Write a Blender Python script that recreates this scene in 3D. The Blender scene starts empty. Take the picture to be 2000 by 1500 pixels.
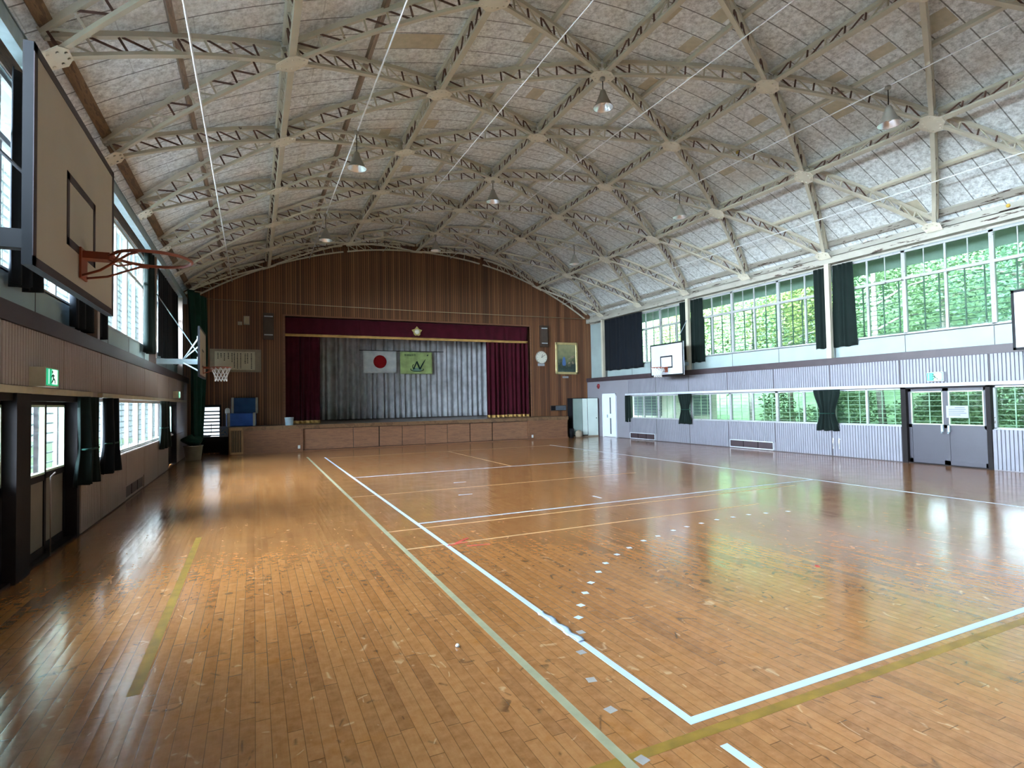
import bpy, bmesh, math, random
import numpy as np
from mathutils import Vector, Matrix
C = bpy.context.scene.collection
sc = bpy.context.scene
PI = math.pi
rnd = random.Random(7)

# ------------------------------------------------------------------ camera, sky, exposure
def make_camera():
    yaw, pitch, roll, F, H = .43420, .03130, -.01850, 1088.87, 1.7
    cy, sy = math.cos(yaw), math.sin(yaw)
    f = Vector((sy*math.cos(pitch), cy*math.cos(pitch), math.sin(pitch)))
    r = Vector((cy, -sy, 0)); u = r.cross(f)
    r2 = math.cos(roll)*r + math.sin(roll)*u
    u2 = -math.sin(roll)*r + math.cos(roll)*u
    M = Matrix((( r2.x, u2.x, -f.x, 0), (r2.y, u2.y, -f.y, 0), (r2.z, u2.z, -f.z, H), (0, 0, 0, 1)))
    cd = bpy.data.cameras.new('camera'); co = bpy.data.objects.new('camera', cd); C.objects.link(co)
    co.matrix_world = M
    cd.sensor_fit = 'HORIZONTAL'; cd.sensor_width = 36; cd.lens = 36*F/2000
    cd.clip_start = .05; cd.clip_end = 300
    sc.camera = co
make_camera()
w = bpy.data.worlds.new('overcast_sky'); sc.world = w; w.use_nodes = True
nt = w.node_tree; nt.nodes.clear()
o_ = nt.nodes.new('ShaderNodeOutputWorld'); bg = nt.nodes.new('ShaderNodeBackground')
tc = nt.nodes.new('ShaderNodeTexCoord'); sp = nt.nodes.new('ShaderNodeSeparateXYZ'); rp = nt.nodes.new('ShaderNodeValToRGB')
nt.links.new(tc.outputs['Generated'], sp.inputs[0]); nt.links.new(sp.outputs['Z'], rp.inputs[0])
rp.color_ramp.elements[0].position = 0; rp.color_ramp.elements[0].color = (.80, .91, 1, 1)
rp.color_ramp.elements[1].position = .8; rp.color_ramp.elements[1].color = (.62, .80, 1, 1)
nt.links.new(rp.outputs[0], bg.inputs[0]); nt.links.new(bg.outputs[0], o_.inputs[0])
# sky glow added on the lawn side to light the hall, dim elsewhere
mr = nt.nodes.new('ShaderNodeMapRange'); mr.interpolation_type = 'SMOOTHSTEP'
nt.links.new(sp.outputs['X'], mr.inputs['Value'])
for k_, v_ in (('From Min', -.42), ('From Max', -1.0), ('To Min', .10), ('To Max', 11.2)): mr.inputs[k_].default_value = v_
nt.links.new(mr.outputs[0], bg.inputs[1])
sc.view_settings.view_transform = 'Standard'; sc.view_settings.look = 'None'
sc.view_settings.gamma = 1; sc.view_settings.use_curve_mapping = False
sc.view_settings.exposure = 4.68
sc.cycles.max_bounces = 14; sc.cycles.diffuse_bounces = 7; sc.cycles.glossy_bounces = 5
sc.cycles.transparent_max_bounces = 24; sc.cycles.transmission_bounces = 6
sc.cycles.sample_clamp_indirect = 6
sc.cycles.use_denoising = True
def portal(name, loc, rot, sx, sy):
    ld = bpy.data.lights.new(name, 'AREA'); ld.shape = 'RECTANGLE'; ld.size = sx; ld.size_y = sy
    lo = bpy.data.objects.new(name, ld); C.objects.link(lo); lo.location = loc; lo.rotation_euler = rot
    ld.cycles.is_portal = True
# daylight comes in through the four window strips
portal('window_daylight', (-2.6, 9.4, 4.3), (PI/2, 0, -PI/2), 28, 2.4)
portal('window_daylight', (-2.6, 9.4, 1.2), (PI/2, 0, -PI/2), 28, 1.4)
portal('window_daylight', (15.2, 9.4, 4.3), (PI/2, 0, PI/2), 28, 2.4)
portal('window_daylight', (15.2, 9.4, 1.2), (PI/2, 0, PI/2), 28, 1.4)

# ------------------------------------------------------------------ materials
def lin(h):
    h = h.lstrip('#'); v = [int(h[i:i+2], 16)/255 for i in (0, 2, 4)]
    return tuple(x/12.92 if x <= .04045 else ((x+.055)/1.055)**2.4 for x in v)
class N:
    """small node helper"""
    def __init__(s, name):
        s.m = bpy.data.materials.new(name); s.m.use_nodes = True; s.t = s.m.node_tree; s.t.nodes.clear()
        s.out = s.t.nodes.new('ShaderNodeOutputMaterial'); s.b = s.t.nodes.new('ShaderNodeBsdfPrincipled')
        s.t.links.new(s.b.outputs[0], s.out.inputs[0])
    def n(s, ty, **kw):
        x = s.t.nodes.new(ty)
        for k, v in kw.items(): setattr(x, k, v)
        return x
    def l(s, a, b): s.t.links.new(a, b)
    def val(s, sock, v):
        if hasattr(v, 'is_output') or hasattr(v, 'node'): s.l(v, sock)
        else: sock.default_value = v
    def math(s, op, a, b=None, c=None, clamp=False):
        x = s.n('ShaderNodeMath', operation=op, use_clamp=clamp); s.val(x.inputs[0], a)
        if b is not None: s.val(x.inputs[1], b)
        if c is not None: s.val(x.inputs[2], c)
        return x.outputs[0]
    def ramp(s, fac, stops, interp='LINEAR'):
        x = s.n('ShaderNodeValToRGB'); x.color_ramp.interpolation = interp; s.l(fac, x.inputs[0]); e = x.color_ramp.elements
        while len(e) < len(stops): e.new(.5)
        for el, (p, c) in zip(e, stops): el.position = p; el.color = (*c, 1) if len(c) == 3 else c
        return x.outputs[0]
    def mix(s, fac, a, b, mode='MIX'):
        x = s.n('ShaderNodeMix', data_type='RGBA', blend_type=mode); s.val(x.inputs['Factor'], fac)
        for k, v in ((6, a), (7, b)):
            if isinstance(v, tuple): x.inputs[k].default_value = (*v, 1) if len(v) == 3 else v
            else: s.l(v, x.inputs[k])
        return x.outputs[2]
    def coord(s, kind='Object'): return s.n('ShaderNodeTexCoord').outputs[kind]
    def mapping(s, v, scale=(1, 1, 1), loc=(0, 0, 0), rot=(0, 0, 0)):
        x = s.n('ShaderNodeMapping'); s.l(v, x.inputs[0]); x.inputs['Scale'].default_value = scale
        x.inputs['Location'].default_value = loc; x.inputs['Rotation'].default_value = rot
        return x.outputs[0]
    def noise(s, v, scale, detail=3, rough=.5, out='Fac'):
        x = s.n('ShaderNodeTexNoise'); s.l(v, x.inputs['Vector']); x.inputs['Scale'].default_value = scale
        x.inputs['Detail'].default_value = detail; x.inputs['Roughness'].default_value = rough
        return x.outputs[out]
    def bump(s, h, strength=.3, dist=.01):
        x = s.n('ShaderNodeBump'); x.inputs['Strength'].default_value = strength; x.inputs['Distance'].default_value = dist
        s.l(h, x.inputs['Height']); s.l(x.outputs[0], s.b.inputs['Normal'])
    def base(s, c, rough=.5, metal=0, spec=.5):
        s.val(s.b.inputs['Base Color'], (*c, 1) if isinstance(c, tuple) else c)
        s.val(s.b.inputs['Roughness'], rough); s.b.inputs['Metallic'].default_value = metal
        s.b.inputs['Specular IOR Level'].default_value = spec
        return s.m
def plain(name, c, rough=.55, metal=0, var=.12, scale=6, spec=.5, bump=0):
    k = N(name); v = k.coord(); f = k.noise(v, scale, 4)
    lo = tuple(x*(1-var) for x in c); hi = tuple(min(1, x*(1+var)) for x in c)
    col = k.ramp(f, [(.3, lo), (.7, hi)])
    if bump: k.bump(k.noise(v, scale*12, 3), bump, .005)
    return k.base(col, rough, metal, spec)

def floor_mat():
    k = N('varnished_floorboards'); v = k.coord(); s = k.n('ShaderNodeSeparateXYZ'); k.l(v, s.inputs[0])
    X, Y = s.outputs[0], s.outputs[1]
    W, L = .076, .9
    xr = k.math('DIVIDE', X, W); row = k.math('FLOOR', xr); fx = k.math('FRACT', xr)
    wn = k.n('ShaderNodeTexWhiteNoise', noise_dimensions='1D'); k.l(row, wn.inputs['W'])
    yl = k.math('ADD', k.math('DIVIDE', Y, L), k.math('MULTIPLY', wn.outputs['Value'], 7.3))
    idx = k.math('FLOOR', yl); fy = k.math('FRACT', yl)
    cb = k.n('ShaderNodeCombineXYZ'); k.l(row, cb.inputs[0]); k.l(idx, cb.inputs[1])
    w2 = k.n('ShaderNodeTexWhiteNoise', noise_dimensions='2D'); k.l(cb.outputs[0], w2.inputs['Vector'])
    board = k.ramp(w2.outputs['Value'], [(0, lin('81532f')), (.25, lin('96643a')), (.7, lin('a57142')), (1, lin('8e5d36'))])
    # grain
    g = k.noise(k.mapping(v, (38, 2.2, 1)), 2.2, 5, .6)
    col = k.mix(k.math('MULTIPLY', g, .55), board, k.mix(1, board, lin('8a5a38'), 'MULTIPLY'))
    big = k.noise(v, .55, 4, .6)
    col = k.mix(k.ramp(big, [(.35, (0, 0, 0)), (.7, (.55, .55, .55))]), col, lin('9a5f2c'))
    # old varnish blotches
    bl = k.ramp(k.noise(v, 1.9, 3, .55), [(.60, (0, 0, 0)), (.70, (.5, .5, .5))])
    col = k.mix(bl, col, lin('925820'))
    # pale scratches and dark heel marks: short curved hairlines
    def hair(scale, rot, width, seed, patch, lo):
        q = k.noise(k.mapping(v, scale, loc=(seed, seed*1.7, 0), rot=(0, 0, rot)), 1.0, 1, .4)
        d = k.math('ABSOLUTE', k.math('SUBTRACT', q, .5))
        line = k.ramp(d, [(0, (1, 1, 1)), (width, (0, 0, 0))])
        mk = k.ramp(k.noise(k.mapping(v, (1, 1, 1), loc=(seed*3.1, 2.2, 0)), patch, 2, .5), [(lo, (0, 0, 0)), (lo+.03, (1, 1, 1))])
        return k.math('MULTIPLY', line, mk)
    for sc_, ro, wd, sd, pt, lo in (((2.2, .9, 1), .3, .010, 3.0, 6.0, .60), ((1.6, 1.2, 1), -.6, .008, 11.0, 7.0, .61), ((2.6, .7, 1), 1.2, .010, 19.0, 6.5, .61)):
        col = k.mix(k.math('MULTIPLY', hair(sc_, ro, wd, sd, pt, lo), .8), col, lin('3a2214'))
    for sc_, ro, wd, sd, pt, lo in (((3.0, 1.2, 1), .9, .010, 29.0, 7.0, .60), ((2.4, 1.6, 1), -1.1, .008, 37.0, 8.0, .60)):
        col = k.mix(k.math('MULTIPLY', hair(sc_, ro, wd, sd, pt, lo), .35), col, lin('e0bd97'))
    cl_ = k.ramp(k.noise(v, 14, 4, .65), [(.35, (0, 0, 0)), (.75, (.4, .4, .4))])
    col = k.mix(cl_, col, lin('b48152'))
    # joints
    e1 = k.math('LESS_THAN', fx, .045); e2 = k.math('GREATER_THAN', fy, .994)
    gap = k.math('MAXIMUM', e1, e2)
    col = k.mix(k.math('MULTIPLY', gap, .62), col, lin('3a2210'))
    # every board sits at a slightly different tilt, and the varnish ripples
    tilt = k.math('MULTIPLY', k.math('SUBTRACT', fx, .5), k.math('SUBTRACT', w2.outputs['Value'], .5))
    cup = k.math('MULTIPLY', k.math('MULTIPLY', k.math('SUBTRACT', fx, .5), k.math('SUBTRACT', fx, .5)), -.5)
    rip = k.noise(k.mapping(v, (9, 3, 1)), 2.0, 3, .6)
    h = k.math('ADD', k.math('ADD', k.math('MULTIPLY', tilt, .45), cup), k.math('MULTIPLY', rip, .30))
    h = k.math('SUBTRACT', h, k.math('MULTIPLY', gap, .5))
    k.bump(h, .32, .012)
    rg = k.ramp(k.noise(v, 3.1, 4, .6), [(.3, (.12, .12, .12)), (.75, (.25, .25, .25))])
    m = k.base(col, rg, 0, .5)
    k.b.inputs['Coat Weight'].default_value = .3; k.b.inputs['Coat Roughness'].default_value = .12
    return m
def ceiling_mat():
    k = N('wood_wool_ceiling_boards'); v = k.coord('UV'); s = k.n('ShaderNodeSeparateXYZ'); k.l(v, s.inputs[0])
    U, V = s.outputs[0], s.outputs[1]
    vr = k.math('DIVIDE', V, .455); row = k.math('FLOOR', vr); fv = k.math('FRACT', vr)
    off = k.math('MULTIPLY', k.math('FRACT', k.math('MULTIPLY', row, .5)), 1.82)
    ul = k.math('DIVIDE', k.math('ADD', U, off), 1.82); fu = k.math('FRACT', ul)
    cb = k.n('ShaderNodeCombineXYZ'); k.l(row, cb.inputs[0]); k.l(k.math('FLOOR', ul), cb.inputs[1])
    w2 = k.n('ShaderNodeTexWhiteNoise', noise_dimensions='2D'); k.l(cb.outputs[0], w2.inputs['Vector'])
    p = k.coord()
    sp = k.noise(p, 11, 6, .78); sp2 = k.noise(p, 34, 3, .7)
    col = k.ramp(sp, [(.36, lin('a6a9a9')), (.50, lin('d0d3d2')), (.62, lin('e8ecec'))])
    col = k.mix(k.math('MULTIPLY', k.ramp(sp2, [(.55, (0, 0, 0)), (.68, (1, 1, 1))]), .35), col, lin('94939a'))
    st = k.ramp(k.noise(p, .8, 4, .6), [(.5, (0, 0, 0)), (.75, (.55, .55, .55))])
    col = k.mix(st, col, lin('d0c8ba'))
    col = k.mix(k.math('MULTIPLY', w2.outputs['Value'], .10), col, lin('b0afad'))
    seam = k.math('LESS_THAN', fv, .045); e = k.math('LESS_THAN', fu, .008)
    col = k.mix(k.math('MULTIPLY', seam, .75), col, lin('4a4541'))
    col = k.mix(k.math('MULTIPLY', e, .4), col, lin('8a8884'))
    k.bump(sp2, .35, .01)
    return k.base(col, .95, 0, .1)
def slat_mat(name, cols, pitch, axis=0, groove=.16, rough=.5, var=1.0):
    """battens running up the wall: groove lines, colour per batten, grain"""
    k = N(name); v = k.coord(); s = k.n('ShaderNodeSeparateXYZ'); k.l(v, s.inputs[0])
    q = k.math('DIVIDE', s.outputs[axis], pitch); row = k.math('FLOOR', q); fr = k.math('FRACT', q)
    wn = k.n('ShaderNodeTexWhiteNoise', noise_dimensions='1D'); k.l(row, wn.inputs['W'])
    grp = k.noise(k.mapping(v, (1, 1, .02)), .9, 2, .5)
    f = k.math('ADD', k.math('MULTIPLY', wn.outputs['Value'], .5), k.math('MULTIPLY', grp, .5))
    col = k.ramp(f, [(.2, cols[0]), (.5, cols[1]), (.8, cols[2])])
    sc_ = [20, 20, 20]; sc_[2 if axis != 2 else 0] = 1.0
    g = k.noise(k.mapping(v, tuple(sc_)), 1.5, 4, .6)
    col = k.mix(k.math('MULTIPLY', g, .5), col, k.mix(1, col, lin('9a8070'), 'MULTIPLY'))
    gr = k.math('LESS_THAN', fr, groove)
    col = k.mix(k.math('MULTIPLY', gr, .72), col, tuple(c*.18 for c in cols[0]))
    k.bump(k.math('SUBTRACT', 1.0, gr), .5, .012)
    return k.base(col, rough, 0, .35)
def wood_mat(name, a, b, stretch=(1, 1, 12), rough=.45, scale=2.2):
    k = N(name); v = k.coord(); g = k.noise(k.mapping(v, stretch), scale, 6, .65)
    col = k.ramp(g, [(.3, a), (.5, b), (.56, a), (.75, b)])
    return k.base(col, rough, 0, .4)
def peel_mat(name, c, dark, amount=.66, scale=7, stretch=(1, .35, 1)):
    k = N(name); v = k.coord(); n = k.noise(k.mapping(v, stretch), scale, 5, .7)
    base = k.ramp(k.noise(v, 2.5, 4), [(.3, tuple(x*.85 for x in c)), (.7, c)])
    col = k.mix(k.ramp(n, [(amount, (0, 0, 0)), (amount+.02, (1, 1, 1))]), base, dark)
    return k.base(col, .55, 0, .4)
def cloth_mat(name, c, rough=.9):
    k = N(name); v = k.coord(); n = k.noise(v, 3, 3); fine = k.noise(v, 160, 2)
    col = k.ramp(n, [(.3, tuple(x*.8 for x in c)), (.7, tuple(min(1, x*1.2) for x in c))])
    k.bump(fine, .15, .002); m = k.base(col, rough, 0, .2); k.b.inputs['Sheen Weight'].default_value = .03
    return m
def glass_mat(name, tint, refl=1.0, haze=.012):
    k = N(name); k.t.nodes.remove(k.b)
    tr = k.n('ShaderNodeBsdfTransparent'); gl = k.n('ShaderNodeBsdfGlossy'); mx = k.n('ShaderNodeMixShader'); fr = k.n('ShaderNodeLayerWeight')
    v = k.coord(); dirt = k.noise(v, 2.0, 4)
    k.l(k.ramp(dirt, [(.3, tuple(t*.93 for t in tint)), (.7, tint)]), tr.inputs[0])
    gl.inputs['Roughness'].default_value = .02; fr.inputs['Blend'].default_value = .5
    f5 = k.math('POWER', fr.outputs['Facing'], 5.0)
    k.l(k.math('MULTIPLY', k.math('ADD', k.math('MULTIPLY', f5, .9), .04), refl), mx.inputs[0]); k.l(tr.outputs[0], mx.inputs[1]); k.l(gl.outputs[0], mx.inputs[2])
    hz = k.n('ShaderNodeBsdfTranslucent'); hz.inputs[0].default_value = (.9, 1, .95, 1); m2 = k.n('ShaderNodeMixShader'); m2.inputs[0].default_value = haze
    k.l(mx.outputs[0], m2.inputs[1]); k.l(hz.outputs[0], m2.inputs[2])
    k.l(m2.outputs[0], k.out.inputs[0]); return k.m
def leaf_mat(name, a, b, trans=.35):
    k = N(name); v = k.coord(); n = k.noise(v, 1.2, 4, .7); n2 = k.noise(v, 9, 2)
    col = k.ramp(k.math('ADD', k.math('MULTIPLY', n, .6), k.math('MULTIPLY', n2, .4)), [(.3, a), (.68, b)])
    m = k.base(col, .6, 0, .25)
    tl = k.n('ShaderNodeBsdfTranslucent'); mx = k.n('ShaderNodeMixShader'); mx.inputs[0].default_value = trans
    k.l(col, tl.inputs[0]); k.l(k.b.outputs[0], mx.inputs[1]); k.l(tl.outputs[0], mx.inputs[2]); k.l(mx.outputs[0], k.out.inputs[0])
    return m
M = {}
M['floor'] = floor_mat(); M['ceiling'] = ceiling_mat()
M['cream'] = peel_mat('cream_painted_steel', lin('c0b9a6'), lin('5a463c'), .70, 5, (1, 1, 1))
M['beam'] = peel_mat('peeling_cream_beam', lin('a19c91'), lin('3b2a22'), .59, 5, (1, .3, 2.6))
M['gusset'] = plain('cream_gusset_steel', lin('cfc8b6'), .55, 0, .06, 5)
M['rust'] = plain('bare_rusty_brown_steel', lin('5a3f36'), .7, 0, .3, 9)
M['patch'] = plain('tan_replacement_board', lin('b3aa94'), .9, 0, .1, 8)
M['purlin'] = wood_mat('brown_purlin_wood', lin('6d5b4c'), lin('8a7663'), (8, 1, 8))
M['eavewood'] = wood_mat('old_brown_eave_timber', lin('4e3c2f'), lin('7a6248'), (8, 1, 8))
M['white'] = plain('white_paint', lin('d9dbdc'), .5)
M['rail_white'] = plain('white_rail_paint', lin('aeb3bb'), .45)
M['rail_cream'] = plain('cream_rail_paint', lin('a8997e'), .5)
M['sid_r'] = plain('lavender_siding_light_tint', lin('7b7982'), .5, 0, .05, 1.5)  # same paint as sid_l, with the cool light tinted into the colour
M['sid_l'] = plain('mauve_siding_shade_tint', lin('8f7d74'), .5, 0, .08, 1.5)  # same wall paint, its look in shade put into the brown tint
M['smooth_r'] = plain('lavender_wall_light_tint', lin('7d7a82'), .6, 0, .05, 1.5)
M['band'] = plain('dark_brown_band', lin('382c30'), .5, 0, .15, 3)
M['plaster'] = plain('pale_green_plaster', lin('8f9c9b'), .8, 0, .07, 2)
M['joint'] = plain('dark_joint_strip', lin('3c3438'), .6)
M['frame_r'] = peel_mat('weathered_grey_window_frame', lin('9a9a9c'), lin('4a3c3a'), .64, 9, (1, 1, 1))
M['frame_l'] = plain('pale_window_frame', lin('b4b0aa'), .5)
M['bar'] = plain('pale_green_guard_bar', lin('a9b8a2'), .5)
M['bar_d'] = plain('dark_guard_bar', lin('4c5c56'), .5)
M['glass'] = glass_mat('window_glass', (.86, .93, .90))
M['glass_l'] = glass_mat('window_glass_clear', (.92, .96, .98), 1.0, .0015)
M['door'] = plain('dark_grey_brown_door', lin('322e37'), .45, 0, .06, 2)
M['dark'] = plain('near_black_brown_timber', lin('1c1718'), .65, 0, .12, 6, .15)
M['doorpanel'] = plain('tan_grey_door_panel', lin('6e6254'), .55, 0, .1, 3)
M['wdoor'] = plain('white_door_paint', lin('d4d9e4'), .4, 0, .03)
M['smoke'] = plain('smoked_glass_slit', lin('5a6068'), .15)
M['slat'] = slat_mat('reddish_brown_wall_battens', [lin('5c3c2a'), lin('7f5439'), lin('966a48')], .085, groove=.30)
M['stagewood'] = wood_mat('stage_front_veneer', lin('6a4636'), lin('80583f'), (1, 1, 14), .35, 1.6)
M['stagewood2'] = wood_mat('stage_panel_veneer', lin('73503f'), lin('8a6148'), (1, 1, 14), .35, 1.9)
M['stagetop'] = wood_mat('stage_floorboards', lin('5c4230'), lin('75573f'), (1, 14, 1), .3)
M['grille'] = wood_mat('light_wood_grille', lin('9c774f'), lin('b38a60'), (10, 10, 1), .5)
M['black'] = plain('black_paint', lin('101014'), .6, 0, .12, 6, .2)
M['velvet'] = cloth_mat('maroon_velvet', lin('3f0918')); M['gold'] = cloth_mat('gold_fringe', lin('b08a52'))
M['greycloth'] = cloth_mat('pale_grey_stage_curtain', lin('d4d4d9'))
M['green'] = cloth_mat('dark_green_blackout_curtain', lin('0a1613')); M['navy'] = cloth_mat('blue_black_blackout_curtain', lin('0b1017'))
M['netgreen'] = cloth_mat('green_divider_net_cloth', lin('0c3028'))
M['board'] = plain('off_white_backboard', lin('b4b8c0'), .5, 0, .04, 2); M['board_l'] = plain('warm_cream_backboard', lin('b3a896'), .55, 0, .05, 2)  # board_l is warmer and a little darker than board
M['orange'] = plain('orange_ring_paint', lin('8f4a34'), .45); M['net'] = plain('white_net_cord', lin('d8d4d0'), .8)
M['steel'] = plain('white_bracket_steel', lin('94a5ad'), .45)
M['shade'] = plain('grey_enamel_lamp_shade', lin('8f8a80'), .45); M['chrome'] = plain('silvered_reflector', lin('eef0f2'), .28, .75, .05, 20)
M['bulb'] = plain('clear_bulb_glass', lin('f2f4f4'), .05, .2)
M['redbell'] = plain('red_alarm_bell', lin('7a2028'), .4)
M['cab'] = plain('pale_green_cabinet_steel', lin('c6d2cc'), .3, 0, .04, 2); M['cabglass'] = plain('hazy_mirror_door', lin('9fb0a8'), .18, .55, .12, 1.5)
M['blue1'] = cloth_mat('navy_blue_mat_canvas', lin('1f3f66'), .7); M['blue2'] = cloth_mat('bright_blue_mat_vinyl', lin('2a4f94'), .5)
M['strap'] = cloth_mat('grey_mat_strap', lin('8f8f88')); M['bucket'] = plain('pale_blue_plastic', lin('a9c0cc'), .35)
M['bin'] = plain('beige_plastic_tub', lin('8d7e6c'), .55); M['paper'] = plain('white_paper', lin('8e9096'), .8, 0, .04); M['pinkpaper'] = plain('pinkish_paper', lin('a8988f'), .8)
M['ink'] = plain('dark_ink', lin('34322f'), .8); M['greyink'] = plain('grey_ink', lin('4e5160'), .8); M['blueink'] = plain('blue_ink', lin('4a6a9c'), .8)
M['scroll'] = plain('yellowed_calligraphy_paper', lin('b4aa92'), .8, 0, .05); M['mount'] = plain('beige_brown_mount', lin('857865'), .7)
M['goldframe'] = plain('gilt_picture_frame', lin('c0ae7c'), .35, .3); M['clockface'] = plain('cream_clock_face', lin('d0cdc0'), .5, 0, .03)
M['spk'] = plain('brown_speaker_cloth', lin('453830'), .8); M['spkbox'] = plain('dark_brown_speaker_case', lin('3a2a20'), .5)
M['flagwhite'] = cloth_mat('white_flag_cloth', lin('f6f8fc')); M['flagred'] = cloth_mat('red_flag_disc', lin('a81c22')); M['flaggreen'] = cloth_mat('yellow_green_flag_cloth', lin('c6dc94'))
M['darkgreen'] = plain('dark_green_print', lin('123a30'), .7); M['tealprint'] = plain('pale_teal_print', lin('8fb8a4'), .7)
M['emblem'] = plain('brass_emblem', lin('c2b070'), .3, .6)
M['exitgreen'] = None
M['tape'] = plain('white_court_tape', lin('a9b3c4'), .45, 0, .04); M['tapeold'] = plain('old_pale_green_tape', lin('8a8468'), .5, 0, .18, 7)
M['yellowline'] = plain('worn_yellow_line', lin('806024'), .4, 0, .3, 8); M['faint'] = plain('faint_cream_line', lin('b08a62'), .4, 0, .2, 6)
M['cleartape'] = plain('clear_grey_tape', lin('8f8680'), .35); M['redtape'] = plain('red_tape', lin('a83a30'), .5)
M['lawn'] = leaf_mat('bright_lawn_grass', (.020,.045,.010), (.048,.078,.020), .1); M['soil'] = leaf_mat('ferny_bank', (.022,.05,.022), (.10,.165,.075), .1)
M['pave'] = plain('pale_concrete', lin('b4b8bc'), .9); M['bark'] = plain('pale_grey_bark', lin('6e6a60'), .9, 0, .3, 12); M['bark_d'] = plain('dark_bark', lin('4a4034'), .9, 0, .3, 12)
M['leafA'] = leaf_mat('fresh_green_leaves', (.030,.068,.032), (.15,.235,.10)); M['leafB'] = leaf_mat('deep_green_leaves', (.022,.054,.032), (.10,.185,.10)); M['leafC'] = leaf_mat('yellow_green_leaves', (.055,.09,.026), (.25,.29,.09))
M['housewhite'] = plain('white_house_wall', lin('b4b2a6'), .8, 0, .04); M['housebrick'] = plain('brick_red_door', lin('a06a5c'), .8); M['roofgrey'] = plain('grey_roof_sheet', lin('6c7276'), .6)
M['soffit'] = plain('grey_green_eave_soffit', lin('aab4b0'), .8, 0, .06)
M['yellowball'] = plain('yellow_ball', lin('b8983c'), .6)
def emit_mat(name, c, s):
    k = N(name); k.base(c, .4); k.b.inputs['Emission Color'].default_value = (*c, 1); k.b.inputs['Emission Strength'].default_value = s
    return k.m
M['exitgreen'] = emit_mat('lit_exit_sign_green', lin('1fa878'), .04); M['exitwhite'] = emit_mat('lit_exit_sign_white', lin('d8fff0'), .045)

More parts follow.
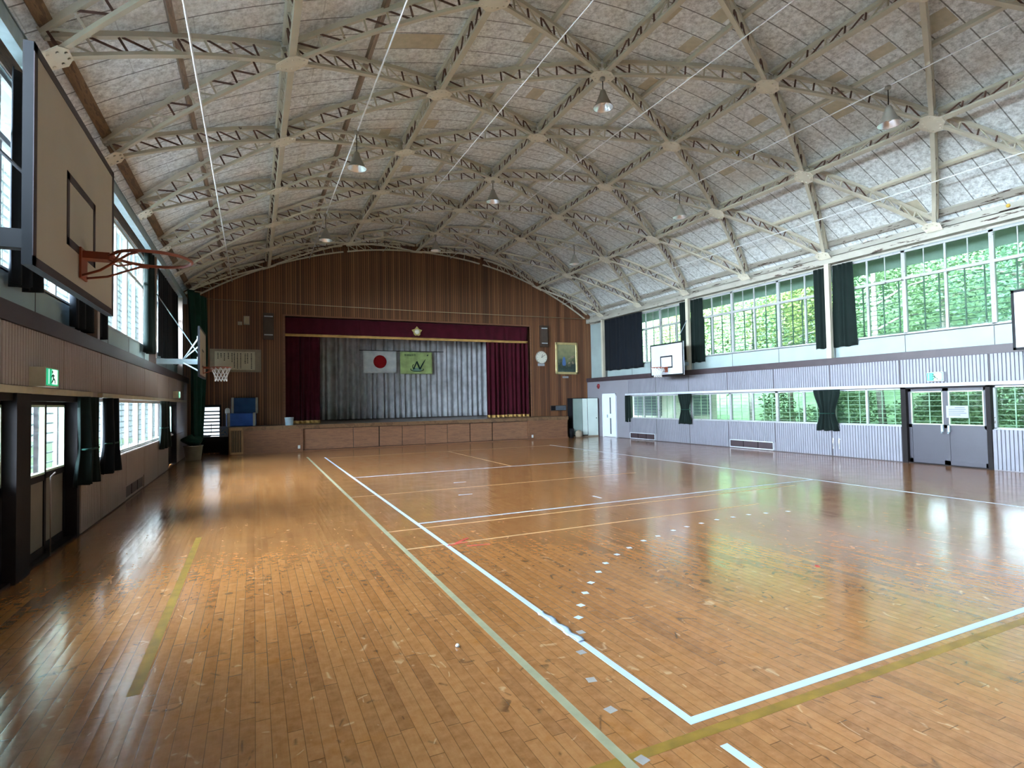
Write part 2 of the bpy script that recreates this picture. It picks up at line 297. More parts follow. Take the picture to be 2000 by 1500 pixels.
# ------------------------------------------------------------------ mesh helpers
class MB:
    def __init__(s): s.v = []; s.f = []; s.mi = []; s.sm = []; s.uv = None
    def add(s, vs, fs, mi=0, smooth=False):
        b = len(s.v); s.v += [tuple(p) for p in vs]
        for f in fs: s.f.append(tuple(b+i for i in f)); s.mi.append(mi); s.sm.append(smooth)
        return s
    def box(s, x0, x1, y0, y1, z0, z1, mi=0):
        x0, x1 = sorted((x0, x1)); y0, y1 = sorted((y0, y1)); z0, z1 = sorted((z0, z1))
        return s.add([(x0,y0,z0),(x1,y0,z0),(x1,y1,z0),(x0,y1,z0),(x0,y0,z1),(x1,y0,z1),(x1,y1,z1),(x0,y1,z1)],
                     [(0,3,2,1),(4,5,6,7),(0,1,5,4),(1,2,6,5),(2,3,7,6),(3,0,4,7)], mi)
    def bar(s, p, q, w, h, up=(0,0,1), mi=0):
        p, q, up = Vector(p), Vector(q), Vector(up); d = (q-p).normalized(); a = d.cross(up)
        if a.length < 1e-4: a = d.cross(Vector((1, 0, 0)))
        a.normalize(); b = a.cross(d).normalized(); a = a*w/2; b = b*h/2
        vs = [p-a-b, p+a-b, p+a+b, p-a+b, q-a-b, q+a-b, q+a+b, q-a+b]
        return s.add(vs, [(0,1,2,3),(7,6,5,4),(4,5,1,0),(5,6,2,1),(6,7,3,2),(7,4,0,3)], mi)
    def tube(s, pts, r, n=8, mi=0, closed=False):
        pts = [Vector(p) for p in pts]; m = len(pts); rs = r if isinstance(r, (list, tuple)) else [r]*m; b = len(s.v)
        for i, p in enumerate(pts):
            a = pts[(i-1) % m] if (closed or i > 0) else p; c = pts[(i+1) % m] if (closed or i < m-1) else p
            d = (c-a).normalized(); u = d.cross(Vector((0, 0, 1)))
            if u.length < 1e-3: u = d.cross(Vector((1, 0, 0)))
            u.normalize(); vv = u.cross(d)
            for k in range(n):
                t = 2*PI*k/n; s.v.append(tuple(p + rs[i]*(math.cos(t)*u + math.sin(t)*vv)))
        for i in range(m if closed else m-1):
            j = (i+1) % m
            for k in range(n):
                k2 = (k+1) % n; s.f.append((b+i*n+k, b+j*n+k, b+j*n+k2, b+i*n+k2)); s.mi.append(mi); s.sm.append(True)
        if not closed:
            s.f.append(tuple(b+k for k in range(n))); s.mi.append(mi); s.sm.append(False)
            s.f.append(tuple(b+(m-1)*n+k for k in reversed(range(n)))); s.mi.append(mi); s.sm.append(False)
        return s
    def lathe(s, prof, c=(0,0,0), n=24, mi=0, axis='z', smooth=True):
        b = len(s.v); c = Vector(c)
        for r, z in prof:
            for k in range(n):
                t = 2*PI*k/n; x, y = r*math.cos(t), r*math.sin(t)
                q = {'z': (x, y, z), 'x': (z, x, y), 'y': (x, z, y)}[axis]
                s.v.append(tuple(c+Vector(q)))
        for i in range(len(prof)-1):
            for k in range(n):
                k2 = (k+1) % n; s.f.append((b+i*n+k, b+i*n+k2, b+(i+1)*n+k2, b+(i+1)*n+k)); s.mi.append(mi); s.sm.append(smooth)
        return s
    def grid(s, fn, nu, nv, mi=0, smooth=True):
        b = len(s.v)
        for i in range(nu+1):
            for j in range(nv+1): s.v.append(tuple(fn(i/nu, j/nv)))
        for i in range(nu):
            for j in range(nv):
                a = b+i*(nv+1)+j; s.f.append((a, a+nv+1, a+nv+2, a+1)); s.mi.append(mi); s.sm.append(smooth)
        return s
    def prism(s, poly, o, eu, ev, en, d, mi=0):
        o, eu, ev, en = Vector(o), Vector(eu), Vector(ev), Vector(en); n = len(poly)
        a = [o+eu*x+ev*y for x, y in poly]; c = [p+en*d for p in a]
        fs = [tuple(range(n)), tuple(reversed(range(n, 2*n)))] + [(i, n+i, n+(i+1) % n, (i+1) % n) for i in range(n)]
        return s.add(a+c, fs, mi)
    def build(s, name, mats, parent=None, mods=None):
        me = bpy.data.meshes.new(name); me.from_pydata(s.v, [], s.f)
        for m in (mats if isinstance(mats, (list, tuple)) else [mats]): me.materials.append(M[m] if isinstance(m, str) else m)
        me.polygons.foreach_set('material_index', s.mi); me.polygons.foreach_set('use_smooth', s.sm); me.update()
        ob = bpy.data.objects.new(name, me); C.objects.link(ob)
        if parent is not None:
            ob.parent = parent; ob.matrix_parent_inverse = parent.matrix_basis.inverted()
        return ob
def fixn(ob):
    bm = bmesh.new(); bm.from_mesh(ob.data); bmesh.ops.recalc_face_normals(bm, faces=bm.faces); bm.to_mesh(ob.data); bm.free(); return ob
def bevel(ob, w=.006, seg=2):
    m = ob.modifiers.new('bevel', 'BEVEL'); m.width = w; m.segments = seg; m.limit_method = 'ANGLE'; return ob
def solid(ob, t=.006):
    m = ob.modifiers.new('thickness', 'SOLIDIFY'); m.thickness = t; m.offset = 0; return ob
def tag(o, label=None, cat=None, group=None, kind=None):
    if label: o['label'] = label
    if cat: o['category'] = cat
    if group: o['group'] = group
    if kind: o['kind'] = kind
    return o
def thing(name, loc, label, cat, group=None):
    e = bpy.data.objects.new(name, None); C.objects.link(e); e.location = loc; e.empty_display_size = .1
    return tag(e, label, cat, group)
def struct(o, label, cat): return tag(o, label, cat, kind='structure')
def sempty(name, loc, label, cat): return tag(thing(name, loc, label, cat), kind='structure')
def copy_tree(o, parent=None):
    c = o.copy(); C.objects.link(c)
    if parent is not None: c.parent = parent
    for ch in list(o.children): copy_tree(ch, c)
    return c
def text_mesh(txt, size, depth=.002):
    cu = bpy.data.curves.new('lettering', 'FONT'); cu.body = txt; cu.size = size; cu.extrude = depth; cu.align_x = 'CENTER'; cu.align_y = 'CENTER'
    ob = bpy.data.objects.new('lettering', cu); C.objects.link(ob)
    dg = bpy.context.evaluated_depsgraph_get(); me = bpy.data.meshes.new_from_object(ob.evaluated_get(dg))
    bpy.data.objects.remove(ob); bpy.data.curves.remove(cu); return me
def put_text(txt, size, loc, rot, mat, parent, name='lettering', depth=.002):
    me = text_mesh(txt, size, depth); me.materials.clear(); me.materials.append(M[mat])
    ob = bpy.data.objects.new(name, me); C.objects.link(ob); ob.location = loc; ob.rotation_euler = rot
    if parent is not None:
        mw = ob.matrix_basis.copy(); ob.parent = parent; ob.matrix_parent_inverse = parent.matrix_basis.inverted()
    return ob

# ------------------------------------------------------------------ dimensions
RX, LX = 14.742, -2.163          # faces of the lower side walls
UR, UL = 15.0, -2.42             # recessed faces of the upper side walls
YB, YS, YR = 23.08, 21.87, -4.6  # proscenium wall, stage front, rear wall
ZS = .98                         # stage height
XC, RA, TA, ZC, SP, Y0 = 6.3052, 15.1091, .5866, -6.9689, 1.3995, 7.6608   # roof arc and lattice pitch
PANEL = RA+.35
def bay(n): return 10.47+1.876*n
def arc(th, y, r): return Vector((XC+r*math.sin(th), y, ZC+r*math.cos(th)))
def node(i, j, dr=0): return arc(-TA+2*TA*i/6, Y0+SP*j, RA+dr)

# ------------------------------------------------------------------ floor and ceiling
b = MB(); b.add([(UL, YR, 0), (UR, YR, 0), (UR, YB, 0), (UL, YB, 0)], [(0, 1, 2, 3)])
b.box(UL-.1, UR+.1, YR, YB, -.3, -.005)
floor = struct(b.build('floor', 'floor'), 'varnished orange brown strip floor of the hall', 'floor')
mb = MB(); TE = TA+.028; nu, nv = 64, 1
vs = []; uv = []
for i in range(nu+1):
    th = -TE+2*TE*i/nu
    for y in (YR-.1, YB+.02): vs.append(arc(th, y, PANEL)); uv.append((th*PANEL, y))
for i in range(nu+1):
    th = -TE+2*TE*i/nu
    for y in (YR-.1, YB+.02): vs.append(arc(th, y, PANEL+.12)); uv.append((th*PANEL, y))
q = 2*(nu+1); fs = [(2*i, 2*i+1, 2*i+3, 2*i+2) for i in range(nu)] + [(q+2*i, q+2*i+2, q+2*i+3, q+2*i+1) for i in range(nu)]
mb.add(vs, fs, 0, True); ceiling = mb.build('ceiling', 'ceiling')
ul = ceiling.data.uv_layers.new(name='UVMap')
for lp in ceiling.data.loops: ul.data[lp.index].uv = uv[lp.vertex_index]
struct(ceiling, 'vaulted ceiling of speckled grey boards', 'ceiling')
for th, y, aw in [(-.244, 9.41, 1.0), (.025, 7.66, .22), (.079, 7.24, .3), (.083, 8.13, .28), (.09, 9.1, .3), (-.042, 10.72, .3), (-.105, 8.68, .25), (.143, 12.83, .25),
                  (.33, 10.69, .25), (.265, 8.74, .25), (.268, 6.84, .22), (.267, 5.97, .24), (.269, 5.07, .4), (-.227, 12.85, .25), (-.161, 12.48, .28), (-.155, 15.15, .28),
                  (-.102, 11.14, .25), (.555, 7.96, .5), (.319, 7.72, .5), (.012, 10.13, .35)]:
    r_ = math.floor(y/.455); ya, yb = r_*.455+.03, (r_+1)*.455-.005; t0 = aw/2/PANEL
    p = MB(); p.grid(lambda u, v: arc(th-t0+2*t0*u, ya+(yb-ya)*v, PANEL-.006), 6, 1)
    p.grid(lambda u, v: arc(th-t0+2*t0*u, ya+(yb-ya)*v, PANEL+.01), 6, 1)
    tag(p.build('patch_board', 'patch', ceiling), 'tan replacement ceiling board')

# ------------------------------------------------------------------ roof lattice
frame = sempty('roof_frame', (XC, 9, 5.6), 'cream painted steel diamond lattice frame carrying the vaulted ceiling', 'roof frame')
def girder(a, c, name, seed, m=8, d=.25, skip=.03, bw=.078):
    """curved lattice girder between lattice points a and c (angle, y): two chords, one web"""
    rr = random.Random(seed); ch = MB(); wb = MB(); n = 10
    P = lambda t, r: arc(a[0]+(c[0]-a[0])*t, a[1]+(c[1]-a[1])*t, r)
    def nrm(t):
        th = a[0]+(c[0]-a[0])*t; return Vector((math.sin(th), 0, math.cos(th)))
    tt = [skip+(1-2*skip)*i/n for i in range(n+1)]
    for r, wd, hh in ((RA+.0, bw, .045), (RA+d, .066, .07)):
        for i in range(n): ch.bar(P(tt[i], r), P(tt[i+1]+.004, r), wd, hh, nrm(tt[i]))
    L = [skip+.02+(1-2*skip-.04)*i/m for i in range(m+1)]
    for i in range(m):
        mi = 0 if rr.random() < .6 else 1
        wb.bar(P(L[i], RA), P(L[i], RA+d), .028, .02, (0, 1, 0), mi)
        mi = 0 if rr.random() < .5 else 1
        wb.bar(P(L[i], RA+d), P(L[i+1], RA), .024, .018, (0, 1, 0), mi)
    o = ch.build(name, 'cream', frame); wb.build('web_bracing', ['rust', 'cream'], o)
def tang(i): return -TA+2*TA*i/6
J0, J1 = -4, 11
for i in range(6):
    for j in range(J0, J1+1):
        if (i+j) % 2: continue
        for dj in (-1, 1):
            if J0 <= j+dj <= J1: girder((tang(i), Y0+SP*j), (tang(i+1), Y0+SP*(j+dj)), 'diagonal_girder', i*50+j*3+dj)
for i in range(1, 6):
    for j in range(J0, J1-1):
        if (i+j) % 2 == 0: girder((tang(i), Y0+SP*j), (tang(i), Y0+SP*(j+2)), 'lengthwise_girder', 900+i*40+j, 7, bw=.105)
for i in range(6): girder((tang(i), YB-.09), (tang(i+1), YB-.09), 'end_arch_girder', 2000+i)
for i in range(7):
    for j in range(J0, J1+1):
        if (i+j) % 2: continue
        th = tang(i); y = Y0+SP*j; n_ = Vector((math.sin(th), 0, math.cos(th))); e1 = Vector((math.cos(th), 0, -math.sin(th))); e2 = Vector((0, 1, 0))
        ctr = arc(th, y, RA-.035)
        if i == 0: poly = [(-.06, -.17), (.14, -.2), (.22, -.1), (.22, .1), (.14, .2), (-.06, .17)]
        elif i == 6: poly = [(.06, -.17), (-.14, -.2), (-.22, -.1), (-.22, .1), (-.14, .2), (.06, .17)]
        else: poly = [(-.25, -.07), (-.06, -.21), (.06, -.21), (.25, -.07), (.25, .07), (.06, .21), (-.06, .21), (-.25, .07)]
        if y+.2 > YB: poly = [(x, min(v, .015)) for x, v in poly]
        g = MB(); g.prism(poly, ctr, e1, e2, n_, .014)
        for px, py in ((-.18, -.06), (-.18, .06), (.18, -.06), (.18, .06), (-.10, -.11), (.10, -.11), (-.10, .11), (.10, .11), (0, -.12), (0, .12)):
            if i in (0, 6): px = abs(px)*(1 if i == 0 else -1)
            if y+py > YB-.03: continue
            c_ = ctr+e1*px+e2*py
            g.prism([(.017*math.cos(k*PI/3), .017*math.sin(k*PI/3)) for k in range(6)], c_, e1, e2, -n_, .014)
        fixn(g.build('gusset_plate', 'gusset', frame))
for i in range(6):
    th = -TA+2*TA*(i+.5)/6; n_ = Vector((math.sin(th), 0, math.cos(th)))
    p = MB(); p.bar(arc(th, -2, PANEL-.045), arc(th, YB-.05, PANEL-.045), .07, .085, n_); p.build('purlin', 'purlin' if i < 2 else 'cream', frame)
    r_ = MB(); r_.tube([arc(th+.004, -2, RA-.05), arc(th+.004, YB-.04, RA-.05)], .016 if i < 2 else .012, 6); r_.build('tie_rod', 'white', frame)
for s in (-1, 1):
    th = s*(TA-.002)
    # eave beam along the wall head
    x0, x1 = (LX-.12, LX+.0) if s < 0 else (UR-.26, UR-.02)
    p = MB(); p.box(x0, x1, -3, YB-.02, 5.42, 5.62); p.box(x0-.0, x1+.0, -3, YB-.02, 5.60, 5.64)
    p.build('eave_beam', 'beam' if s > 0 else 'steel', frame)
    p = MB(); p.bar(arc(s*(TA-.012), -3, PANEL-.06), arc(s*(TA-.012), YB-.05, PANEL-.06), .16, .06, (math.sin(th), 0, math.cos(th))); p.build('eave_timber', 'eavewood' if s < 0 else 'beam', frame)

# ------------------------------------------------------------------ side walls
trim_i = [0]
def trim(mb_, mat, label, cat='trim'):
    trim_i[0] += 1; return struct(mb_.build('trim_%d' % trim_i[0], mat), label, cat)
def siding(name, side, y0, y1, z0, z1, mat, parent, pitch=.0725):
    """ribbed metal sheet between two joints; ribs stand off the wall face"""
    x = RX if side > 0 else LX; n = max(1, round((y1-y0-.03)/pitch)); p = (y1-y0-.03)/n; o = []
    for k in range(n):
        a = y0+.015+k*p
        o += [(a, .0), (a+.05*p, -.03), (a+.80*p, -.03), (a+.85*p, .0)]
    o.append((y1-.015, .0)); m = MB(); vs = []
    for y, d in o: vs += [(x+side*d, y, z0), (x+side*d, y, z1)]
    m.add(vs, [(2*i, 2*i+2, 2*i+3, 2*i+1) for i in range(len(o)-1)])
    return m.build(name, mat, parent)
def side_wall(side):
    r = side > 0; xi, xo = (RX, UR+.02) if r else (LX, UL-.02); ux, uo = (UR, UR+.14) if r else (UL, UL-.14)
    m = MB(); IN = .004*side
    low = [(YR, bay(-2)), (bay(-1), 20.70), (21.82, YB)] if r else [(YR, 4.9), (9.36, 17.92), (19.86, YB)]
    for a, c in low: m.box(xi+IN, xo, a, c, 0, .885)
    if r: m.box(xi+.1, xo, 20.70, 21.82, 0, 1.865)
    m.box(xi+IN, xo, YR, YB, 1.865, 2.75)
    solidm = [(bay(5)+.0, YB), (YR, 4.9)] if not r else [(19.9, 20.70), (21.82, YB), (YR, bay(-4))]
    for a, c in solidm: m.box(xi+IN, xo, a, c, .885, 1.865)
    if not r: m.box(xi+IN, xo, 9.36, bay(0), .885, 1.865); m.box(xi+IN, xo, bay(4)-.03, bay(4)+.03, .885, 1.865)
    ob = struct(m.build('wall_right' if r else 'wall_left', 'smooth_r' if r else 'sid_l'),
                'lavender grey light-tinted ribbed side wall with a dark band' if r else 'mauve brown shade-tinted ribbed side wall with a dark band', 'wall')
    u = MB(); u.box(ux, uo, YR, YB, 2.7, 3.22); u.box(ux, uo, YR, YB, 5.36, 6.1); u.box(ux, uo, bay(6), YB, 3.22, 5.36); u.box(ux, uo, YR, bay(-4) if r else -1.6, 3.22, 5.36)
    u.build('upper_wall', 'plaster', ob)
    h_ = MB(); h_.box(ux, ux-side*.02, YR, YB, 5.37, 6.05); h_.build('header_board', 'beam' if r else 'eavewood', ob)
    j = MB()
    for n in range(-7, 7): j.box(ux-side*.004, ux, bay(n)-.008, bay(n)+.008, 2.76, 3.2)
    j.build('joint_strip', 'joint', ob)
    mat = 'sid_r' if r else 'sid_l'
    js = MB()
    for n in range(-7, 6):
        a, c = bay(n), bay(n+1)
        if a > 19.8 and r: break
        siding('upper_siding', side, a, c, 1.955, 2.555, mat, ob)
        js.box(xi-side*.012, xi, a-.012, a+.012, 1.955, 2.555)
        if r and n == -2: continue
        if not r and (a < 9.3 or n == 4) and n >= -3: continue
        z0 = .02
        if (r and n in (4, 1)) or (not r and n == 1): z0 = .285
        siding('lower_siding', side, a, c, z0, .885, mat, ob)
        js.box(xi-side*.012, xi, a-.012, a+.012, .02, .885)
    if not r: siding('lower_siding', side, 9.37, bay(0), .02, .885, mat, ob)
    js.build('panel_joint', 'joint', ob)
    t = MB(); t.box(xi-side*.05, ux, YR, YB, 2.56, 2.75); trim(t, 'band', 'dark brown ledge band along the %s wall' % ('right' if r else 'left'))
    t = MB()
    if r: t.box(xi-side*.06, xi, YR, 19.98, 1.87, 1.945); trim(t, 'rail_white', 'white curtain rail over the low windows', 'rail')
    else:
        t.box(xi-side*.06, xi, YR, 9.85, 1.875, 1.945); trim(t, 'rail_cream', 'cream rail over the sliding doors', 'rail')
        t = MB(); t.box(xi-side*.06, xi, 10.4, 22.2, 1.875, 1.945); trim(t, 'rail_cream', 'cream curtain rail over the low windows', 'rail')
    t = MB(); t.box(xi-side*.012, xi, bay(-1) if r else 9.4, 20.6, 0, .018); struct(t.build('baseboard_right' if r else 'baseboard_left', 'joint'), 'dark strip at the wall foot', 'baseboard')
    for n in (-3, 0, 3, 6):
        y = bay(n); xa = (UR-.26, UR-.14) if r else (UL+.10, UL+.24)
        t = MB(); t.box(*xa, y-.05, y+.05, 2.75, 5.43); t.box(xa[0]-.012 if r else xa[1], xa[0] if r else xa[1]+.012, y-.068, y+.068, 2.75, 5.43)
        struct(t.build('column', 'cream' if r else 'sid_l'), 'steel wall column on the band', 'column')  # left columns coloured darker to look dim against the window glow
    # eave outside
    t = MB(); s = side; e = [(ux+s*.14, 5.95), (ux+s*1.3, 5.22), (ux+s*1.3, 5.36), (ux+s*.14, 6.1)]
    t.add([(x, YR, z) for x, z in e]+[(x, 24.5, z) for x, z in e], [(0,1,2,3),(7,6,5,4),(0,4,5,1),(1,5,6,2),(2,6,7,3),(3,7,4,0)])
    fixn(struct(t.build('roof_eave', 'soffit'), 'grey eave soffit outside the high windows', 'eave'))
    return ob
wall_r = side_wall(1); wall_l = side_wall(-1)
win_i = [0]
def window(side, y0, y1, z0, z1, upper, label, detail=True):
    r = side > 0; win_i[0] += 1
    x = (UR+.07 if r else UL-.07) if upper else ((RX+UR)/2 if r else (LX+UL)/2)
    fm = ('frame_r' if r else 'frame_l'); e = sempty('window_%d' % win_i[0], (x, (y0+y1)/2, z0), label, 'window')
    f = MB(); ym = (y0+y1)/2; d = .04
    f.box(x-d, x+d, y0, y1, z0, z0+.045); f.box(x-d, x+d, y0, y1, z1-.05, z1); f.box(x-d, x+d, y0, y0+.045, z0, z1); f.box(x-d, x+d, y1-.045, y1, z0, z1)
    zt = 4.65
    if upper:
        f.box(x-d-.01, x+d+.01, y0, y1, zt-.035, zt+.035)
        f.box(x-.02, x+.02, ym-.022, ym+.022, zt, z1)
        for q in (.25, .75): f.box(x-.012, x+.012, y0+(y1-y0)*q-.01, y0+(y1-y0)*q+.01, zt, z1)
        top = zt
    else: top = z1
    f.box(x-.03, x+.03, ym-.03, ym+.03, z0, top)
    if detail: f.box(x-side*.07, x-side*.04, y0, y1, z0-.02, z0+.02)
    f.build('window_frame', fm, e)
    g = MB(); g.box(x-.003, x+.003, y0+.02, y1-.02, z0+.02, z1-.02); g.build('pane', 'glass' if r else 'glass_l', e)
    if detail:
        s = MB(); bx = x+side*.14; st = .115 if not upper else .13; t = (.0075 if upper else .005) if side > 0 else .010
        k = z0+.09
        while k < top-.05: s.box(bx-t, bx+t, y0, y1, k-t, k+t); k += st
        for q in ((.17, .34, .66, .83) if not upper else (.12, .33, .62, .8)):
            yy = y0+(y1-y0)*q; tv = .013 if upper else .009; s.box(bx-tv, bx+tv, yy-tv, yy+tv, z0, top)
        s.build('guard_bars', ('bar' if not upper else 'bar_d') if r else 'bar_d', e)
    return e
for n in range(-4, 6):
    window(1, bay(n), bay(n+1), 3.22, 5.36, True, 'high window bay with grey frame in the lavender wall')
    window(-1, bay(n), bay(n+1), 3.22, 5.36, True, 'high window bay with bright panes in the mauve wall')
for s in (-1,): window(s, -1.6, bay(-4), 3.22, 5.36, True, 'wide high window beside the camera', False)
for n in range(-4, 5):
    if n == -2: continue
    window(1, bay(n), min(19.9, bay(n+1)), .885, 1.865, False, 'low barred window between ribbed panels of the lavender wall')
for n in (0, 1, 2, 3): window(-1, bay(n), bay(n+1), .885, 1.865, False, 'low barred window of the mauve wall')
window(-1, bay(5)-1.8, bay(6), .885, 1.865, False, 'low window near the stage in the mauve wall')

# ------------------------------------------------------------------ doors
def glazed_leaf(parent, x, y0, y1, mat, glazing, side, z0=.02, z1=1.83, zg=.93, pmat=None, bars=True):
    f = MB(); t = .022
    f.box(x-t, x+t, y0, y0+.07, z0, z1); f.box(x-t, x+t, y1-.07, y1, z0, z1); f.box(x-t, x+t, y0, y1, z1-.07, z1); f.box(x-t, x+t, y0, y1, zg-.05, zg+.03); f.box(x-t, x+t, y0, y1, z0, z0+.1)
    leaf = f.build('door_leaf', mat, parent)
    p = MB(); p.box(x-.01, x+.01, y0+.06, y1-.06, z0+.05, zg-.02); p.build('lower_panel', pmat or mat, leaf)
    g = MB(); g.box(x-.003, x+.003, y0+.06, y1-.06, zg, z1-.05); g.build('pane', glazing, leaf)
    s = MB(); bx = x-side*.006
    yy = y0+.07; s.box(x-.026, x+.026, y0+.065, y0+.09, zg+.03, z1-.07); s.box(x-.026, x+.026, y1-.09, y1-.065, zg+.03, z1-.07)
    s.box(x-.026, x+.026, y0+.07, y1-.07, zg+.025, zg+.05); s.box(x-.026, x+.026, y0+.07, y1-.07, z1-.095, z1-.07)
    s.build('glazing_bead', 'bar', leaf)
    if bars:
        s = MB(); bx = x+side*.1; k = zg+.1
        while k < z1-.1: tb = .005 if side > 0 else .009; s.box(bx-tb, bx+tb, y0+.05, y1-.05, k-tb, k+tb); k += .125
        s.box(bx-.009, bx+.009, (y0+y1)/2-.009, (y0+y1)/2+.009, zg, z1-.05)
        s.build('guard_bars', 'bar' if side > 0 else 'bar_d', leaf)
    return leaf
d1 = sempty('door_1', (RX, 7.65, 0), 'dark double door with glazed upper halves in the lavender wall', 'door')
m = MB(); x = RX+.06
m.box(RX-.03, x+.1, bay(-2), bay(-2)+.09, 0, 1.87); m.box(RX-.03, x+.1, bay(-1)-.12, bay(-1), 0, 1.87); m.box(RX-.03, x+.1, bay(-2), bay(-1), 1.83, 1.87)
m.box(RX-.01, x+.12, bay(-2), bay(-1), 0, .025); m.build('door_frame', 'dark', d1)
for a, c in ((bay(-2)+.09, 7.64), (7.64, bay(-1)-.12)):
    lf = glazed_leaf(d1, x if a < 7 else x+.03, a, c, 'door', 'glass', 1, pmat='door')
    hy = 7.64-.07 if a < 7 else 7.64+.07
    h = MB(); h.box(RX-.005, x-.01, hy-.02, hy+.02, .80, .95); h.tube([(RX-.01, hy, .79), (RX-.03, hy, .76)], .014, 8)
    h.build('door_handle', 'steel', lf)
d2 = sempty('door_2', (RX, 21.26, 0), 'narrow white door with two slit panes near the stage corner', 'door')
m = MB(); m.box(RX-.03, RX+.06, 20.74, 20.80, 0, 1.98); m.box(RX-.03, RX+.06, 21.74, 21.80, 0, 1.98); m.box(RX-.03, RX+.06, 20.74, 21.80, 1.93, 1.98); m.build('door_frame', 'wdoor', d2)
m = MB(); m.box(RX-.005, RX+.04, 21.45, 21.74, .01, 1.93); m.build('side_leaf', 'wdoor', d2)
m = MB(); m.box(RX-.012, RX+.04, 20.80, 21.44, .01, 1.93); lf = m.build('door_leaf', 'wdoor', d2)
for a, c in ((1.06, 1.80), (.14, .86)):
    m = MB(); m.box(RX-.016, RX, 21.12, 21.22, a, c); m.build('slit_pane', 'smoke', lf)
m = MB(); m.box(RX-.05, RX-.01, 21.38, 21.42, .88, 1.02); m.build('door_handle', 'steel', lf)
d3 = sempty('door_3', (LX, 7.1, 0), 'row of dark framed glazed sliding doors in the mauve wall', 'door')
m = MB()
m.box(LX-.2, LX+.02, 9.24, 9.36, 0, 1.875); m.box(LX-.2, LX+.02, 4.9, 9.36, 1.80, 1.875); m.box(LX-.2, LX+.01, 4.9, 9.36, 0, .03); m.box(LX-.2, LX+.02, 4.9, 5.0, 0, 1.875)
m.box(LX-.2, LX+.05, 7.03, 7.42, 0, 1.875)
m.build('door_frame', 'dark', d3)
for a, c, xx in ((5.0, 6.1, LX-.13), (6.05, 7.05, LX-.08), (7.42, 8.3, LX-.08), (8.2, 9.24, LX-.13)):
    glazed_leaf(d3, xx, a, c, 'dark', 'glass_l', -1, pmat='doorpanel')
m = MB(); m.tube([(LX+.03, 8.13, .02), (LX+.03, 8.13, .93), (LX+.03, 8.28, .96)], .008, 8); m.build('drop_bolt', 'sid_l', d3)
d4 = sempty('door_4', (LX, 18.9, 0), 'dark sliding door past the low windows of the mauve wall', 'door')
m = MB(); m.box(LX-.2, LX+.02, 17.93, 18.05, 0, 1.87); m.box(LX-.2, LX+.02, 19.74, 19.86, 0, 1.87); m.box(LX-.2, LX+.02, 17.93, 19.86, 1.8, 1.87); m.build('door_frame', 'dark', d4)
glazed_leaf(d4, LX-.09, 18.05, 18.95, 'dark', 'glass_l', -1, pmat='dark'); glazed_leaf(d4, LX-.13, 18.85, 19.74, 'dark', 'glass_l', -1, pmat='dark')
# floor-level vents
for s, a, c, lab in ((1, 18.1, 19.75, 'dark floor vent under the low window by the white door'), (1, 12.42, 14.2, 'wide dark floor vent midway along the lavender wall'), (-1, 12.36, 14.15, 'dark floor vent in the mauve wall')):
    x = RX if s > 0 else LX; e = thing('floor_vent', (x, (a+c)/2, .02), lab, 'vent')
    m = MB(); m.box(x-s*.02, x+s*.0, a, c, .02, .05); m.box(x-s*.02, x, a, c, .255, .285); m.box(x-s*.02, x, a, a+.03, .02, .285); m.box(x-s*.02, x, c-.03, c, .02, .285); m.build('vent_frame', 'rail_white' if s > 0 else 'sid_l', e)
    m = MB(); m.box(x-s*.008, x+s*.002, a+.03, c-.03, .05, .255); m.build('vent_door', 'band', e)
    for q in (.34, .67): m = MB(); m.box(x-s*.014, x-s*.006, a+(c-a)*q-.012, a+(c-a)*q+.012, .05, .255); m.build('vent_divider', 'dark', e)

# ------------------------------------------------------------------ end wall, stage house, rear wall
PX0, PX1, PZ = 1.11, 11.64, 5.16
def arch_wall(name, y0, y1, opening, mat, label):
    """wall that fills the vault; opening = list of (x0, x1, z0, z1)"""
    xs = sorted(set([UL-.1, UR+.1]+[v for o in opening for v in o[:2]]+list(np.linspace(UL-.1, UR+.1, 49))))
    def top(x):
        s = max(-1, min(1, (x-XC)/(PANEL+.02))); return max(5.7, ZC+(PANEL+.02)*math.cos(math.asin(s)))
    m = MB()
    for a, c in zip(xs[:-1], xs[1:]):
        if c-a < 1e-5: continue
        mid = (a+c)/2; cut = [(o[2], o[3]) for o in opening if o[0] <= mid <= o[1]]; z = 0; segs = []
        for lo, hi in sorted(cut):
            if lo > z: segs.append((z, lo, z, lo))
            z = hi
        segs.append((z, top(a), z, top(c)))
        for za, zb, zc_, zd in segs:
            m.add([(a,y0,za),(c,y0,zc_),(c,y0,zd),(a,y0,zb),(a,y1,za),(c,y1,zc_),(c,y1,zd),(a,y1,zb)],
                  [(0,1,2,3),(7,6,5,4),(0,4,5,1),(1,5,6,2),(2,6,7,3),(3,7,4,0)])
    return struct(m.build(name, mat), label, 'wall')
wall_back = arch_wall('wall_back', YB, YB+.14, [(PX0, PX1, ZS-.1, PZ), (-1.66, -1.14, .03, 1.72)], 'slat', 'brown battened wall around the stage opening')
arch_wall('wall_rear', YR-.14, YR, [], 'slat', 'rear wall of the hall')
m = MB()
m.box(PX0-.08, PX0, YB-.02, YB+.16, ZS, PZ+.06); m.box(PX1, PX1+.08, YB-.02, YB+.16, ZS, PZ+.06); m.box(PX0-.08, PX1+.08, YB-.02, YB+.16, PZ, PZ+.06)
trim(m, 'stagewood', 'brown frame around the stage opening')
m = MB()
m.box(-.3, 13.4, 28.2, 28.3, ZS-.1, 5.8); m.box(-.4, -.3, YB+.14, 28.3, .5, 5.8); m.box(13.4, 13.5, YB+.14, 28.3, .5, 5.8); m.box(-.4, 13.5, YB+.14, 28.3, 5.8, 5.9)
struct(m.build('wall_stage', 'dark'), 'dark walls and ceiling of the stage house', 'wall')
